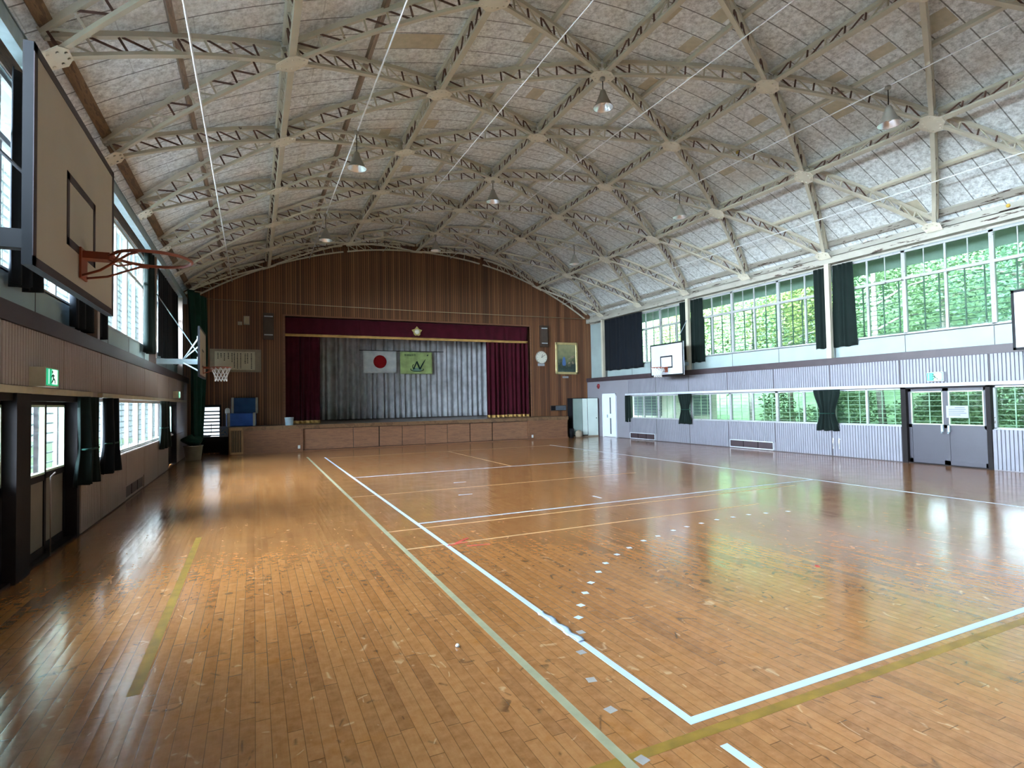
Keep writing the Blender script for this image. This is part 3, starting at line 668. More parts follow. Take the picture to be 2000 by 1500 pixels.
# stage
stage = thing('stage', (6, YS, 0), 'raised wooden stage with panelled front below the curtained opening', 'stage')
SX0, SX1 = -.81, 12.92
m = MB(); m.box(SX0, SX1, YS-.02, YB-.002, ZS-.14, ZS); m.build('stage_top', 'stagetop', stage)
m = MB(); m.box(PX0, PX1, YB-.001, YB+.14, ZS-.1, ZS); m.box(-.3, 13.4, YB+.14, 28.2, ZS-.1, ZS); struct(m.build('floor_stage', 'stagetop'), 'dark wooden stage floor behind the opening', 'floor')
m = MB(); m.box(SX0, 1.62, YS, YS+.05, 0, ZS-.14); m.box(10.92, SX1, YS, YS+.05, 0, ZS-.14); m.box(SX1-.05, SX1, YS, YB-.02, 0, ZS-.14); m.box(SX0, SX0+.05, YS, YB-.02, 0, ZS-.14)
m.box(1.56, 1.64, YS-.015, YS+.1, 0, ZS-.13); m.box(10.9, 10.98, YS-.015, YS+.1, 0, ZS-.13); m.box(SX0, SX1, YS-.005, YS+.02, 0, .05)
m.build('front_board', 'stagewood', stage)
ed = [1.64, 3.45, 4.42, 5.34, 6.27, 7.21, 8.19, 9.2, 10.9]
for a, c in zip(ed[:-1], ed[1:]):
    gapw = .012 if a not in (8.19, 4.42, 9.2) else .03
    m = MB(); m.box(a+gapw, c-.008, YS+.06, YS+.09, .06, ZS-.16); bevel(m.build('storage_panel', 'stagewood2', stage), .004)
m = MB(); m.box(1.64, 10.9, YS+.12, YS+.14, 0, ZS-.14); m.build('backing', 'black', stage)
gx0, gx1 = -.78, -.34
m = MB(); m.box(gx0, gx1, YS-.025, YS-.002, .02, .09); m.box(gx0, gx1, YS-.025, YS-.002, .86, .96); m.box(gx0, gx0+.04, YS-.025, YS-.002, .02, .96); m.box(gx1-.04, gx1, YS-.025, YS-.002, .02, .96)
for k in range(7):
    xx = gx0+.065+k*(gx1-gx0-.13)/6; m.box(xx-.010, xx+.010, YS-.02, YS-.004, .05, .9)
gr = m.build('slatted_grille', 'grille', stage)
m = MB(); m.box(gx0+.03, gx1-.03, YS-.003, YS-.0005, .05, .9); m.build('grille_shade_plate', 'black', gr)  # flat black plate stands in for the shade between the slats
m = MB(); m.box(-1.12, SX0-.02, 22.55, 22.95, 0, ZS); tag(m.build('end_box', 'dark'), 'dark wooden box between the stage end and the glazed corner door', 'box')
e = thing('notice_sheet', (-.97, 22.54, .62), 'pale blue drawing sheet pinned on the dark box at the stage end', 'notice')
m = MB(); m.box(-1.12, -.84, 22.535, 22.548, .62, 1.0); m.build('sheet', 'paper', e)
m = MB()
for k in range(14): 
    a_, z_ = -1.08+rnd.random()*.2, .66+rnd.random()*.28; m.box(a_, a_+.03+.02*rnd.random(), 22.531, 22.536, z_, z_+.025)
m.build('drawing', 'blueink', e)
# glazed corner door in the end wall
d5 = sempty('door_5', (-1.4, YB, 0), 'glazed louvre door in the corner beside the stage end', 'door')
m = MB(); m.box(-1.72, -1.66, YB-.03, YB+.1, 0, 1.76); m.box(-1.14, -1.08, YB-.03, YB+.1, 0, 1.76); m.box(-1.72, -1.08, YB-.03, YB+.1, 1.69, 1.78); m.box(-1.66, -1.14, YB+.02, YB+.07, .03, .62); m.box(-1.42, -1.405, YB+.03, YB+.06, .5, 1.1); m.build('door_frame', 'dark', d5)
m = MB()
for k in range(8): m.box(-1.66, -1.14, YB+.03, YB+.05, .66+k*.125-.024, .66+k*.125+.024)
m.build('louvre_bars', 'dark', d5)
m = MB(); m.box(-1.66, -1.14, YB+.08, YB+.085, .5, 1.69); m.build('pane', 'glass_l', d5)
# ------------------------------------------------------------------ cloth
def pleats(w, z0, z1, fn, k, amp, nz=10, per=9, seed=1, flare=0, sag=.0):
    """hanging cloth: returns grid function; fn(u,d,z)->xyz with u along the wall, d off the wall"""
    rr = random.Random(seed); ph = [rr.uniform(0, 6.28) for _ in range(4)]; nu = int(k*per)
    def g(a, t):
        z = z0+(z1-z0)*t; W = w(t) if callable(w) else w
        wob = .35*math.sin(2*PI*a*k*.37+ph[0]) + .25*math.sin(2*PI*a*k*.61+ph[1])
        A = amp*(1+.5*math.sin(2*PI*a*1.7+ph[2]))*(1.15-.4*t)
        d = A*math.sin(2*PI*a*k+wob*1.6+.15*math.sin(t*4+a*9))
        u = (a-.5)*W+.10*W/k*math.sin(2*PI*a*k*.5+ph[3]+t*.9)
        zz = z - (sag*math.sin(2*PI*a*k*.5+ph[1]) if t < .02 else 0)
        return fn(u, d, zz)
    m = MB(); m.grid(g, nu, nz); return m
def tied(y0, w_top, w_mid, w_bot, tm):
    def f(t):   # t=0 bottom, 1 top
        if t < tm: q = t/tm; q = q*q*(3-2*q); return w_bot+(w_mid-w_bot)*q
        q = (t-tm)/(1-tm); q = q*q*(3-2*q); return w_mid+(w_top-w_mid)*q
    return f
def wall_curtain(side, upper, yc, wf, z0, z1, mat, label, k=5, amp=.05, off=.09, name='blackout_curtain', tie=None, seed=3, bulge=0):
    x = ((UR if side > 0 else UL) if upper else (RX if side > 0 else LX)) - side*off
    fn = lambda u, d, z: (x+side*d-side*bulge*math.sin(PI*(z-z0)/(z1-z0)), yc+u, z)
    m = pleats(wf, z0, z1, fn, k, amp, 14, 8, seed, sag=.012)
    o = solid(m.build(name, mat)); tag(o, label, 'curtain')
    if tie is not None:
        zt, wt = tie; t = MB(); n = 20
        t.tube([(x+(amp*1.3)*math.cos(2*PI*i/n), yc+wt/2*math.sin(2*PI*i/n), zt) for i in range(n)], .014, 6, closed=True)
        t.build('tie_band', 'netgreen', o)
    return o
RW = 'the lavender wall'; LW = 'the mauve wall'
wall_curtain(1, True, 20.37, lambda t: 2.78+.05*(1-t), 3.04, 5.40, 'navy', 'broad flat dark curtain over the high window next to the stage wall', 9, .02, .12)
wall_curtain(1, True, 16.52, lambda t: .30+.08*t, 3.15, 5.38, 'green', 'narrow dark curtain behind the far backboard, stage side of the column', 3, .03, .07)
wall_curtain(1, True, 15.80, lambda t: .58+.1*(1-t), 3.02, 5.38, 'green', 'dark curtain hanging on the near side of the column behind the far backboard', 4, .03, .07)
wall_curtain(1, True, 10.80, lambda t: .44, 3.06, 5.38, 'green', 'dark high curtain on the stage side of the middle column', 3, .03, .07)
wall_curtain(1, True, 10.14, lambda t: .56+.14*(1-t), 3.06, 5.38, 'green', 'wide dark high curtain on the door side of the middle column', 4, .03, .07)
wall_curtain(1, False, 19.83, lambda t: .36+.06*(1-t), .72, 1.86, 'green', 'short straight dark curtain at the first low window by the white door', 3, .03, .05)
wall_curtain(1, False, 16.22, tied(0, .72, .40, .66, .48), .74, 1.86, 'green', 'tied hourglass dark curtain under the far backboard', 5, .05, .09, tie=(1.28, .42), seed=5)
wall_curtain(1, False, 10.55, tied(0, .78, .42, .66, .42), .72, 1.86, 'green', 'tied dark curtain over the low windows beside the double door', 5, .05, .09, tie=(1.2, .44), seed=8)
wall_curtain(-1, False, 9.52, tied(0, .80, .55, .86, .42), .68, 1.87, 'green', 'tied dark curtain at the end of the sliding doors', 5, .06, .10, tie=(1.16, .56), seed=9)
wall_curtain(-1, False, 10.77, tied(0, .66, .52, .92, .42), .70, 1.87, 'navy', 'tied dark curtain at the start of the low windows in the mauve wall', 5, .06, .10, tie=(1.16, .54), seed=11)
wall_curtain(-1, False, 16.6, tied(0, .85, .75, 1.2, .45), .68, 1.87, 'green', 'pale backed green curtain beyond the bright low windows', 5, .06, .10, tie=(1.2, .76), seed=13)
wall_curtain(-1, True, 19.4, lambda t: 4.1, 3.1, 5.5, 'navy', 'broad blue black curtain across the high windows behind the bracketed backboard', 12, .03, .12, seed=15)
wall_curtain(-1, True, 15.75, lambda t: .66, 3.02, 5.42, 'green', 'gathered green curtain beside the bright high window', 4, .07, .16, seed=17)
wall_curtain(-1, True, 10.4, lambda t: 1.7, 2.86, 5.38, 'navy', 'dark curtain hanging behind the close backboard', 7, .06, .14, seed=19)
wall_curtain(-1, True, 7.80, lambda t: .62, 3.05, 5.36, 'navy', 'dark curtain in the frame corner behind the close backboard', 4, .06, .12, seed=21)
# stage curtains
def xcurtain(name, xc, y, wd, z0, z1, mat, label, k, amp, seed, cat='curtain', nz=10, flare=0):
    fn = lambda u, d, z: (xc+u, y+d, z)
    m = pleats(lambda t: wd*(1+flare*(1-t)), z0, z1, fn, k, amp, nz, 8, seed)
    o = solid(m.build(name, mat)); return tag(o, label, cat)
c1 = xcurtain('stage_leg_curtain', 1.72, YB+.35, 1.35, ZS+.12, 4.6, 'velvet', 'maroon leg curtain with gold hem at the mat side of the stage', 7, .06, 31)
c2 = xcurtain('stage_leg_curtain', 10.65, YB+.35, 2.15, ZS+.12, 4.6, 'velvet', 'wide maroon leg curtain with gold hem at the clock side of the stage', 10, .06, 33)
for c_, xc_, wd, k, sd in ((c1, 1.72, 1.35, 7, 31), (c2, 10.65, 2.15, 10, 33)):
    m = pleats(wd, ZS+.005, ZS+.125, lambda u, d, z: (xc_+u, YB+.343+d, z), k, .062, 2, 8, sd); solid(m.build('gold_hem', 'gold', c_))
val = xcurtain('stage_valance', (PX0+PX1)/2, YB+.2, PX1-PX0+.02, 4.50, PZ, 'velvet', 'maroon valance with gold fringe across the top of the stage', 26, .012, 35)
m = pleats(PX1-PX0+.02, 4.40, 4.505, lambda u, d, z: ((PX0+PX1)/2+u, YB+.185+d, z), 26, .012, 2, 8, 35); solid(m.build('gold_fringe', 'gold', val))
xcurtain('stage_backdrop_curtain', 6.7, 26.9, 12.4, ZS+.03, 5.2, 'greycloth', 'pale grey pleated backdrop curtain at the back of the stage', 46, .10, 37, nz=8)
e = thing('valance_emblem', (6.34, YB+.15, 4.75), 'brass flower shaped school emblem on the maroon valance', 'emblem')
m = MB()
pts = []
for k in range(10):
    r_ = .235 if k % 2 == 0 else .15; pts.append((r_*math.sin(2*PI*k/10), r_*math.cos(2*PI*k/10)))
m.prism(pts, (6.34, YB+.16, 4.75), (1, 0, 0), (0, 0, 1), (0, -1, 0), .03); fixn(m.build('petals', 'emblem', e))
m = MB(); m.lathe([(.0, .03), (.08, .02), (.11, 0), (.11, -.01)], (6.34, YB+.12, 4.75), 16, axis='y'); m.lathe([(0, -.03), (.05, -.03), (.085, -.012), (.1, 0)], (6.34, YB+.13, 4.75), 16, axis='y'); m.build('centre_boss', 'clockface', e)
m = MB(); m.tube([(6.34+.2*math.cos(t), YB+.13, 4.74+.2*math.sin(t)) for t in np.linspace(PI*1.15, PI*1.85, 12)], .025, 6); m.build('leaf_wreath', 'velvet', e)
# flags
rod = MB(); rod.tube([(4.5, 26.66, 4.235), (8.62, 26.66, 4.235)], .014, 8); tag(rod.build('flag_rod', 'black'), 'thin dark rod carrying both flags before the backdrop', 'rod')
def flag(name, x0, x1, z0, z1, mat, label, seed):
    rr = random.Random(seed); p = rr.random()*6
    m = MB(); m.grid(lambda u, v: (x0+(x1-x0)*u, 26.62+.012*math.sin(u*9+p)*(1-v)+.01*math.sin(u*17+v*3), z0+(z1-z0)*v), 24, 10); o = solid(m.build(name, mat), .004)
    return tag(o, label, 'flag')
f1 = flag('national_flag', 4.66, 6.245, 3.16, 4.22, 'flagwhite', 'white flag with a red disc hung before the backdrop', 1)
m = MB(); m.lathe([(0, -.012), (.30, -.012), (.31, 0)], (5.45, 26.595, 3.70), 40, axis='y', smooth=False); m.build('red_disc', 'flagred', f1)
f2 = flag('city_flag', 6.42, 8.02, 3.13, 4.20, 'flaggreen', 'yellow green flag with a dark N shaped mark', 2)
def FP(a, c): return (6.42+1.6*a, 26.585, 4.20-1.07*c)   # fractions of the flag from its top corner
m = MB(); Yf = 26.585
def stroke(mbx, pts, w0):
    for (p, w_a), (q, w_b) in zip(pts[:-1], pts[1:]):
        P, Q = Vector(FP(*p)), Vector(FP(*q)); d = (Q-P).normalized(); nn = Vector((-d.z, 0, d.x))
        mbx.add([P-nn*w_a/2, P+nn*w_a/2, Q+nn*w_b/2, Q-nn*w_b/2, P-nn*w_a/2+Vector((0, .01, 0)), P+nn*w_a/2+Vector((0, .01, 0)), Q+nn*w_b/2+Vector((0, .01, 0)), Q-nn*w_b/2+Vector((0, .01, 0))],
                [(0,1,2,3),(7,6,5,4),(0,4,5,1),(1,5,6,2),(2,6,7,3),(3,7,4,0)])
stroke(m, [((.40, .80), .06), ((.51, .44), .05)], 0); stroke(m, [((.505, .43), .075), ((.605, .79), .075)], 0); stroke(m, [((.60, .79), .07), ((.70, .52), .055), ((.78, .33), .012)], 0)
fixn(m.build('letter_mark', 'darkgreen', f2)); m = MB(); stroke(m, [((.83, .17), .05), ((.865, .12), .05)], 0)
fixn(m.build('dot_mark', 'darkgreen', f2))
m = MB(); m.tube([(6.42+1.6*(.515+.20*math.cos(t)), Yf+.004, 4.20-1.07*(.80+.085*math.sin(t))) for t in np.linspace(-.35, PI+.35, 24)], .019, 6)
m.tube([(6.42+1.6*(.44+.07*math.cos(t)), Yf+.004, 4.20-1.07*(.66+.10*math.sin(t))) for t in np.linspace(1.4, 4.3, 14)], .015, 6); m.build('ring_mark', 'darkgreen', f2)
m = MB(); m.lathe([(0, 0), (.24, 0)], (6.42+1.6*.515, 26.598, 4.20-1.07*.80), 24, axis='y'); o = m.build('pale_pool_mark', 'tealprint', f2)
o.data.transform(Matrix.Translation((0, 0, 4.20-1.07*.80)) @ Matrix.Diagonal((1, 1, .36, 1)) @ Matrix.Translation((0, 0, -(4.20-1.07*.80))))
put_text('那須塩原市', .115, (6.42+1.6*.30, 26.59, 4.20-1.07*.155), (PI/2, 0, 0), 'darkgreen', f2)

# ------------------------------------------------------------------ things on and by the stage wall
def wbox(m, x0, x1, z0, z1, d0, d1): return m.box(x0, x1, YB-d1, YB-d0, z0, z1)
for x0, lab in ((.33, 'brown wall speaker with pale end strips above the calligraphy frame'), (12.16, 'brown wall speaker with pale end strips above the clock')):
    e = thing('wall_speaker', (x0+.18, YB, 4.2), lab, 'speaker')
    m = MB(); wbox(m, x0, x0+.38, 4.22, 5.22, .0, .16); bevel(m.build('case', 'spkbox', e), .01)
    m = MB(); wbox(m, x0+.04, x0+.34, 4.42, 5.06, .16, .175); m.build('grille_cloth', 'spk', e)
    for za in (5.07, 4.37): m = MB(); wbox(m, x0+.04, x0+.34, za, za+.04, .16, .18); m.build('end_strip', 'rail_white', e)
e = thing('wall_clock', (12.24, YB, 3.74), 'round cream wall clock on the battened wall', 'clock')
m = MB(); m.lathe([(0, -.05), (.26, -.05), (.285, -.055), (.30, -.03), (.30, 0)], (12.24, YB, 3.74), 40, axis='y'); m.build('rim', 'shade', e)
m = MB(); m.lathe([(0, -.056), (.27, -.056)], (12.24, YB, 3.74), 40, axis='y'); m.build('dial', 'clockface', e)
m = MB()
for k in range(12):
    m = MB(); t = 2*PI*k/12; m.bar((12.24+.21*math.sin(t), YB-.06, 3.74+.21*math.cos(t)), (12.24+.245*math.sin(t), YB-.06, 3.74+.245*math.cos(t)), .014, .004, (0, 1, 0)); m.build('hour_mark', 'ink', e)
for nm, t, ln in (('minute_hand', math.radians(55), .2), ('hour_hand', math.radians(14), .14)):
    m = MB(); m.bar((12.24-.03*math.sin(t), YB-.064, 3.74-.03*math.cos(t)), (12.24+ln*math.sin(t), YB-.064, 3.74+ln*math.cos(t)), .016, .005, (0, 1, 0)); m.build(nm, 'ink', e)
m = MB(); wbox(m, 12.05, 12.40, 3.335, 3.455, 0, .02); tag(m.build('name_plate', 'paper'), 'small white plate under the wall clock', 'plate')
m = MB(); wbox(m, 13.36, 13.68, 2.77, 2.86, 0, .02); tag(m.build('name_plate', 'paper'), 'small white plate under the gilt framed painting', 'plate')
e = thing('framed_painting', (13.6, YB, 2.95), 'gilt framed still life painting on the battened wall', 'painting')
PX, PW = 12.98, 14.20
m = MB()
for d, t in ((.07, .0), ):
    wbox(m, PX, PW, 2.95, 3.06, 0, .07); wbox(m, PX, PW, 4.36, 4.47, 0, .07); wbox(m, PX, PX+.11, 2.95, 4.47, 0, .07); wbox(m, PW-.11, PW, 2.95, 4.47, 0, .07)
bevel(m.build('frame', 'goldframe', e), .02, 3)
def painting_mat():
    k = N('still_life_paint'); v = k.coord(); n = k.noise(v, 4.5, 4, .6); n2 = k.noise(v, 2.2, 2); s = k.n('ShaderNodeSeparateXYZ'); k.l(v, s.inputs[0])
    dn = k.math('ADD', k.math('MULTIPLY', k.math('SUBTRACT', 3.9, s.outputs[2]), .55), k.math('MULTIPLY', n, .6))
    col = k.ramp(dn, [(.12, lin('8c8a68')), (.40, lin('6e7258')), (.60, lin('2c3634')), (.78, lin('3a4a44')), (.9, lin('7a8066'))])
    return k.base(col, .4, 0, .4)
M['painting'] = painting_mat()
m = MB(); wbox(m, PX+.1, PW-.1, 3.05, 4.37, 0, .03); cv = m.build('canvas', 'painting', e)
m = MB(); m.lathe([(0, 0), (.08, .02), (.10, .12), (.07, .34), (.05, .42), (0, .43)], (13.45, YB-.03, 3.35), 14); o = m.build('vase_shape', 'blueink', cv)
o.data.transform(Matrix.Translation((0, YB-.032, 0)) @ Matrix.Diagonal((1, .05, 1, 1)) @ Matrix.Translation((0, -(YB-.03), 0)))
m = MB(); rr = random.Random(4)
for k in range(9): 
    q, z_, r_ = 13.68+rr.random()*.3, 3.45+rr.random()*.42, .035+.03*rr.random(); m = MB(); m.lathe([(0, -.006), (r_, -.004), (r_*1.02, 0)], (q, YB-.03, z_), 12, axis='y'); m.build('bloom_shape', 'mount', cv)
e = thing('calligraphy_frame', (-.6, YB, 3.0), 'wide beige mounted calligraphy sheet above the blue gym mats', 'framed calligraphy')
m = MB(); wbox(m, -1.45, .26, 2.98, 3.83, 0, .05); bevel(m.build('mount_board', 'mount', e), .01)
m = MB(); wbox(m, -1.29, .05, 3.06, 3.74, .05, .055); sh = m.build('sheet', 'scroll', e)
m = MB(); rr = random.Random(12)
cols = [(-.07, .55), (-.2, .38), (-.28, .4), (-.43, .55), (-.54, .58), (-.64, .55), (-.72, .3), (-.84, .2), (-.97, .3), (-1.08, .16), (-1.18, .2)]
for xx, ln in cols:
    m = MB(); z_ = 3.70-.03*rr.random()
    while z_ > 3.70-ln:
        hgt = .035+.02*rr.random(); m.box(xx-.014-.008*rr.random(), xx+.014, YB-.058, YB-.055, z_-hgt, z_-.006); z_ -= hgt+.012
    m.build('brush_lettering', 'ink', sh)
for a, c, z0, z1, lab in ((-.53, -.38, 4.74, 4.86, 'small grey switch box high on the battened wall'), (-.33, -.13, 4.76, 5.08, 'upright grey box high on the battened wall')):
    e = thing('wall_box', ((a+c)/2, YB, z0), lab, 'electrical box'); m = MB(); wbox(m, a, c, z0, z1, 0, .09); bevel(m.build('case', 'shade', e), .008)
    m = MB(); wbox(m, a+.02, c-.02, z0+.02, z1-.02, .09, .096); m.build('cover', 'rail_cream', e)
e = thing('wall_recess_panel', (13.1, YB, 1.22), 'dark rectangular socket panel low on the battened wall', 'panel')
m = MB(); wbox(m, 12.66, 13.54, 1.22, 1.48, 0, .03); m.build('case', 'spkbox', e); m = MB(); wbox(m, 12.95, 13.50, 1.25, 1.45, .03, .036); m.build('cover', 'smoke', e); m = MB(); wbox(m, 12.70, 12.92, 1.25, 1.45, .03, .033); m.build('socket_field', 'black', e)
for xx, zz, lab in ((1.50, .14, 'small white socket at the bottom of the stage front by the mats end'), (11.08, .12, 'small white socket at the bottom of the stage front by the cabinet end')):
    m = MB(); m.box(xx-.04, xx+.04, YS-.018, YS+.0, zz-.02, zz+.1); tag(bevel(m.build('wall_socket', 'white'), .005), lab, 'socket')
# net wire
m = MB(); m.tube([(LX+.3, YB-.35, 5.60), (XC, YB-.35, 5.56), (UR-.05, YB-.35, 5.60)], .013, 6); tag(m.build('net_wire', 'rail_cream'), 'thin pale wire strung across the hall before the stage wall', 'wire')
# gym mats
e = thing('gym_mats', (-.35, 22.8, ZS), 'two strapped blue gym mats stacked on the stage end by the glazed corner door', 'gym mats')
def soft_box(name, x0, x1, y0, y1, z0, z1, mat, par, r=.05):
    m = MB(); m.box(x0, x1, y0, y1, z0, z1); o = m.build(name, mat, par); bevel(o, r, 4); return o
um = soft_box('upper_mat', -.76, .15, 22.72, 23.02, ZS+.45, 2.02, 'blue1', e); lm = soft_box('lower_mat', -.90, .08, 22.35, 23.0, ZS+.005, ZS+.48, 'blue2', e)
for a in (-.74, .06):
    m = MB(); m.box(a, a+.08, 22.708, 22.99, ZS+.46, 2.03); bevel(m.build('strap', 'strap', um), .01)
for a in (-.86, -.03):
    m = MB(); m.box(a, a+.09, 22.338, 22.8, ZS+.008, ZS+.49); bevel(m.build('strap', 'strap', lm), .01)
m = MB(); m.lathe([(0, 0), (.07, .0), (.08, .02), (.08, .14), (.05, .19), (0, .2)], (-.86, 22.6, ZS+.475), 16); tag(m.build('white_roll', 'white'), 'small white roll sitting on the lower blue mat', 'roll')
e = thing('bucket', (1.18, 22.02, ZS), 'pale blue bucket on the stage edge', 'bucket')
m = MB(); m.lathe([(0, .0), (.125, 0), (.13, .01), (.15, .27), (.16, .275), (.16, .29), (.145, .29), (.14, .27), (.12, .02), (0, .02)], (1.18, 22.02, ZS), 24); m.build('pail', 'bucket', e)
m = MB(); m.tube([(1.18+.158*math.cos(t), 22.02-.05*math.sin(t), ZS+.26-.12*math.sin(t)) for t in np.linspace(0, PI, 14)], .006, 6); m.build('handle', 'steel', e)
# cabinet by the white door
e = thing('steel_cabinet', (13.95, 22.3, 0), 'pale green steel cabinet with sliding doors between stage and white door', 'cabinet')
x0, x1, y0, y1 = 13.28, 14.66, 22.06, 22.55
m = MB(); m.box(x0, x1, y0+.02, y1, .02, 1.80); bevel(m.build('body', 'black', e), .004)
m = MB(); m.box(x0+.02, x0+.50, y0, y0+.02, .1, 1.77); m.build('door', 'cabglass', e)
m = MB(); m.box(x0+.53, x0+.78, y0, y0+.02, .1, 1.77); m.build('door', 'cab', e)
m = MB(); m.box(x0+.81, x1-.03, y0-.015, y0+.015, .06, 1.78); dr = m.build('door', 'cab', e)
m = MB(); m.lathe([(0, -.03), (.018, -.03), (.02, 0)], (x1-.12, y0-.015, .86), 10, axis='y'); m.build('knob', 'black', dr)
m = MB(); m.box(x0, x1, y0, y0+.03, .0, .06); m.build('plinth', 'bin', e)
e = thing('waste_bag', (13.24, 21.9, 0), 'grey bag and black bin tucked against the stage corner by the cabinet', 'bag')
m = MB(); m.lathe([(0, .0), (.13, .01), (.17, .12), (.15, .26), (.06, .34), (0, .35)], (13.42, 21.80, 0), 14); m.build('bag', 'bin', e)
m = MB(); m.lathe([(0, 0), (.11, 0), (.13, .42), (.12, .42), (.1, .02), (0, .02)], (13.12, 21.98, 0), 14); m.build('bin', 'black', e)
# alarm bell
e = thing('alarm_bell', (RX, 22.1, 2.35), 'small dark red alarm bell above the white door', 'bell')
m = MB(); m.lathe([(0, -.07), (.06, -.065), (.1, -.03), (.105, 0)], (RX, 22.1, 2.35), 18, axis='x'); m.build('gong', 'redbell', e); m = MB(); m.box(RX-.03, RX, 22.05, 22.15, 2.22, 2.28); m.build('striker_box', 'redbell', e)

# ------------------------------------------------------------------ exit signs, notices
def exit_sign(side, y, z, label, w_=.36, h_=.22, dep=.14):
    x = RX if side > 0 else LX; s = side; e = thing('exit_sign', (x, y, z), label, 'exit sign')
    m = MB(); m.box(x-s*.01, x-s*dep, y-w_/2, y+w_/2, z, z+h_); bevel(m.build('case', 'rail_cream' if s < 0 else 'rail_white', e), .006)
    m = MB(); m.box(x-s*(dep), x-s*(dep+.004), y-w_/2+.012, y+w_/2-.012, z+.014, z+h_-.014); fc = m.build('lit_face', 'exitgreen', e)
    xf = x-s*(dep+.006); u = -s   # direction in which the pictogram reads
    m = MB(); B = lambda p, q, wd: m.bar((xf, y+u*p[0], z+p[1]), (xf, y+u*q[0], z+q[1]), .004, wd, (0, 1, 0) if abs(p[0]-q[0]) < .5*abs(p[1]-q[1]) else (0, 0, 1))
    for a, c, d_, e_ in ((-.13, -.125, .03, .19), (.03, .035, .03, .19)): m = MB(); m.box(xf-.002, xf+.002, y+u*a, y+u*c, z+d_, z+e_); m.build('bar_print', 'exitwhite', fc)
    m = MB(); m.box(xf-.002, xf+.002, y-u*.02, y+u*.15, z+.03, z+.19)
    m.build('doorway_print', 'exitwhite', fc)
    m = MB(); xf2 = xf-s*.004
    def L(p, q, wd):
        P, Q = Vector((xf2, y+u*p[0], z+p[1])), Vector((xf2, y+u*q[0], z+q[1])); m.bar(P, Q, .003, wd, Vector((1, 0, 0)).cross(Q-P))
    L((-.02, .135), (.01, .09), .028); L((.01, .09), (-.03, .06), .018); L((-.03, .06), (-.055, .045), .016); L((.01, .09), (.05, .075), .018); L((.05, .075), (.055, .04), .016)
    L((-.015, .13), (.035, .12), .014); L((-.02, .13), (-.06, .105), .014)
    m.lathe([(0, 0), (.018, 0)], (xf2, y-u*.028, z+.162), 12, axis='x'); m.build('running_figure', 'darkgreen', fc)
    return e
exit_sign(1, 7.74, 1.99, 'green lit exit sign above the double door')
exit_sign(-1, 7.62, 1.95, 'green lit exit sign above the row of sliding doors', .42, .21, .17)
exit_sign(-1, 19.1, 1.98, 'small green exit sign above the far sliding door', .40, .20, .17)
e = thing('door_notice', (RX, 7.4, 1.13), 'white paper notice taped on the double door', 'notice')
m = MB(); m.box(RX+.028, RX+.033, 7.17, 7.62, 1.13, 1.41); m.build('sheet', 'paper', e)
m = MB()
for k, (a, c) in enumerate(((7.24, 7.44), (7.22, 7.57), (7.25, 7.57), (7.21, 7.57), (7.33, 7.57))): m.box(RX+.026, RX+.029, a, c, 1.36-k*.042, 1.372-k*.042)
m.build('text_print', 'greyink', e)
m = MB(); m.box(LX+.014, LX+.022, 9.92, 10.24, 1.32, 1.66); e = m.build('wall_notice', 'pinkpaper'); tag(e, 'pinkish paper notice between the two tied curtains', 'notice')
m = MB()
for k in range(6): m.box(LX+.021, LX+.024, 9.96, 10.2, 1.61-k*.045, 1.618-k*.045)
m.build('text_print', 'greyink', e)
m = MB(); m.box(LX+.014, LX+.03, 9.9, 10.22, .86, 1.22); e = m.build('wooden_notice', 'grille'); tag(e, 'brown wooden notice board below the pinkish paper', 'notice')
m = MB()
for k in range(6): m.box(LX+.029, LX+.033, 9.95, 10.17, 1.15-k*.045, 1.16-k*.045)
m.build('text_print', 'ink', e)
m = MB(); m.lathe([(0, .03), (.05, .028), (.055, 0)], (LX+.012, 10.02, 1.28), 14, axis='x'); tag(m.build('alarm_button', 'redbell'), 'round red alarm button between two notices', 'button')

for yy, lab in ((10.42, 'short white pull rod under the tied curtain by the double door, beside the panel joint'), (10.24, 'short white pull rod under the tied curtain by the double door, on the door side')):
    m = MB(); m.tube([(RX-.05, yy, .22), (RX-.06, yy, .40), (RX-.045, yy, .52)], .012, 8); m.box(RX-.05, RX-.0, yy-.012, yy+.012, .47, .50); tag(m.build('pull_rod', 'white'), lab, 'rod')
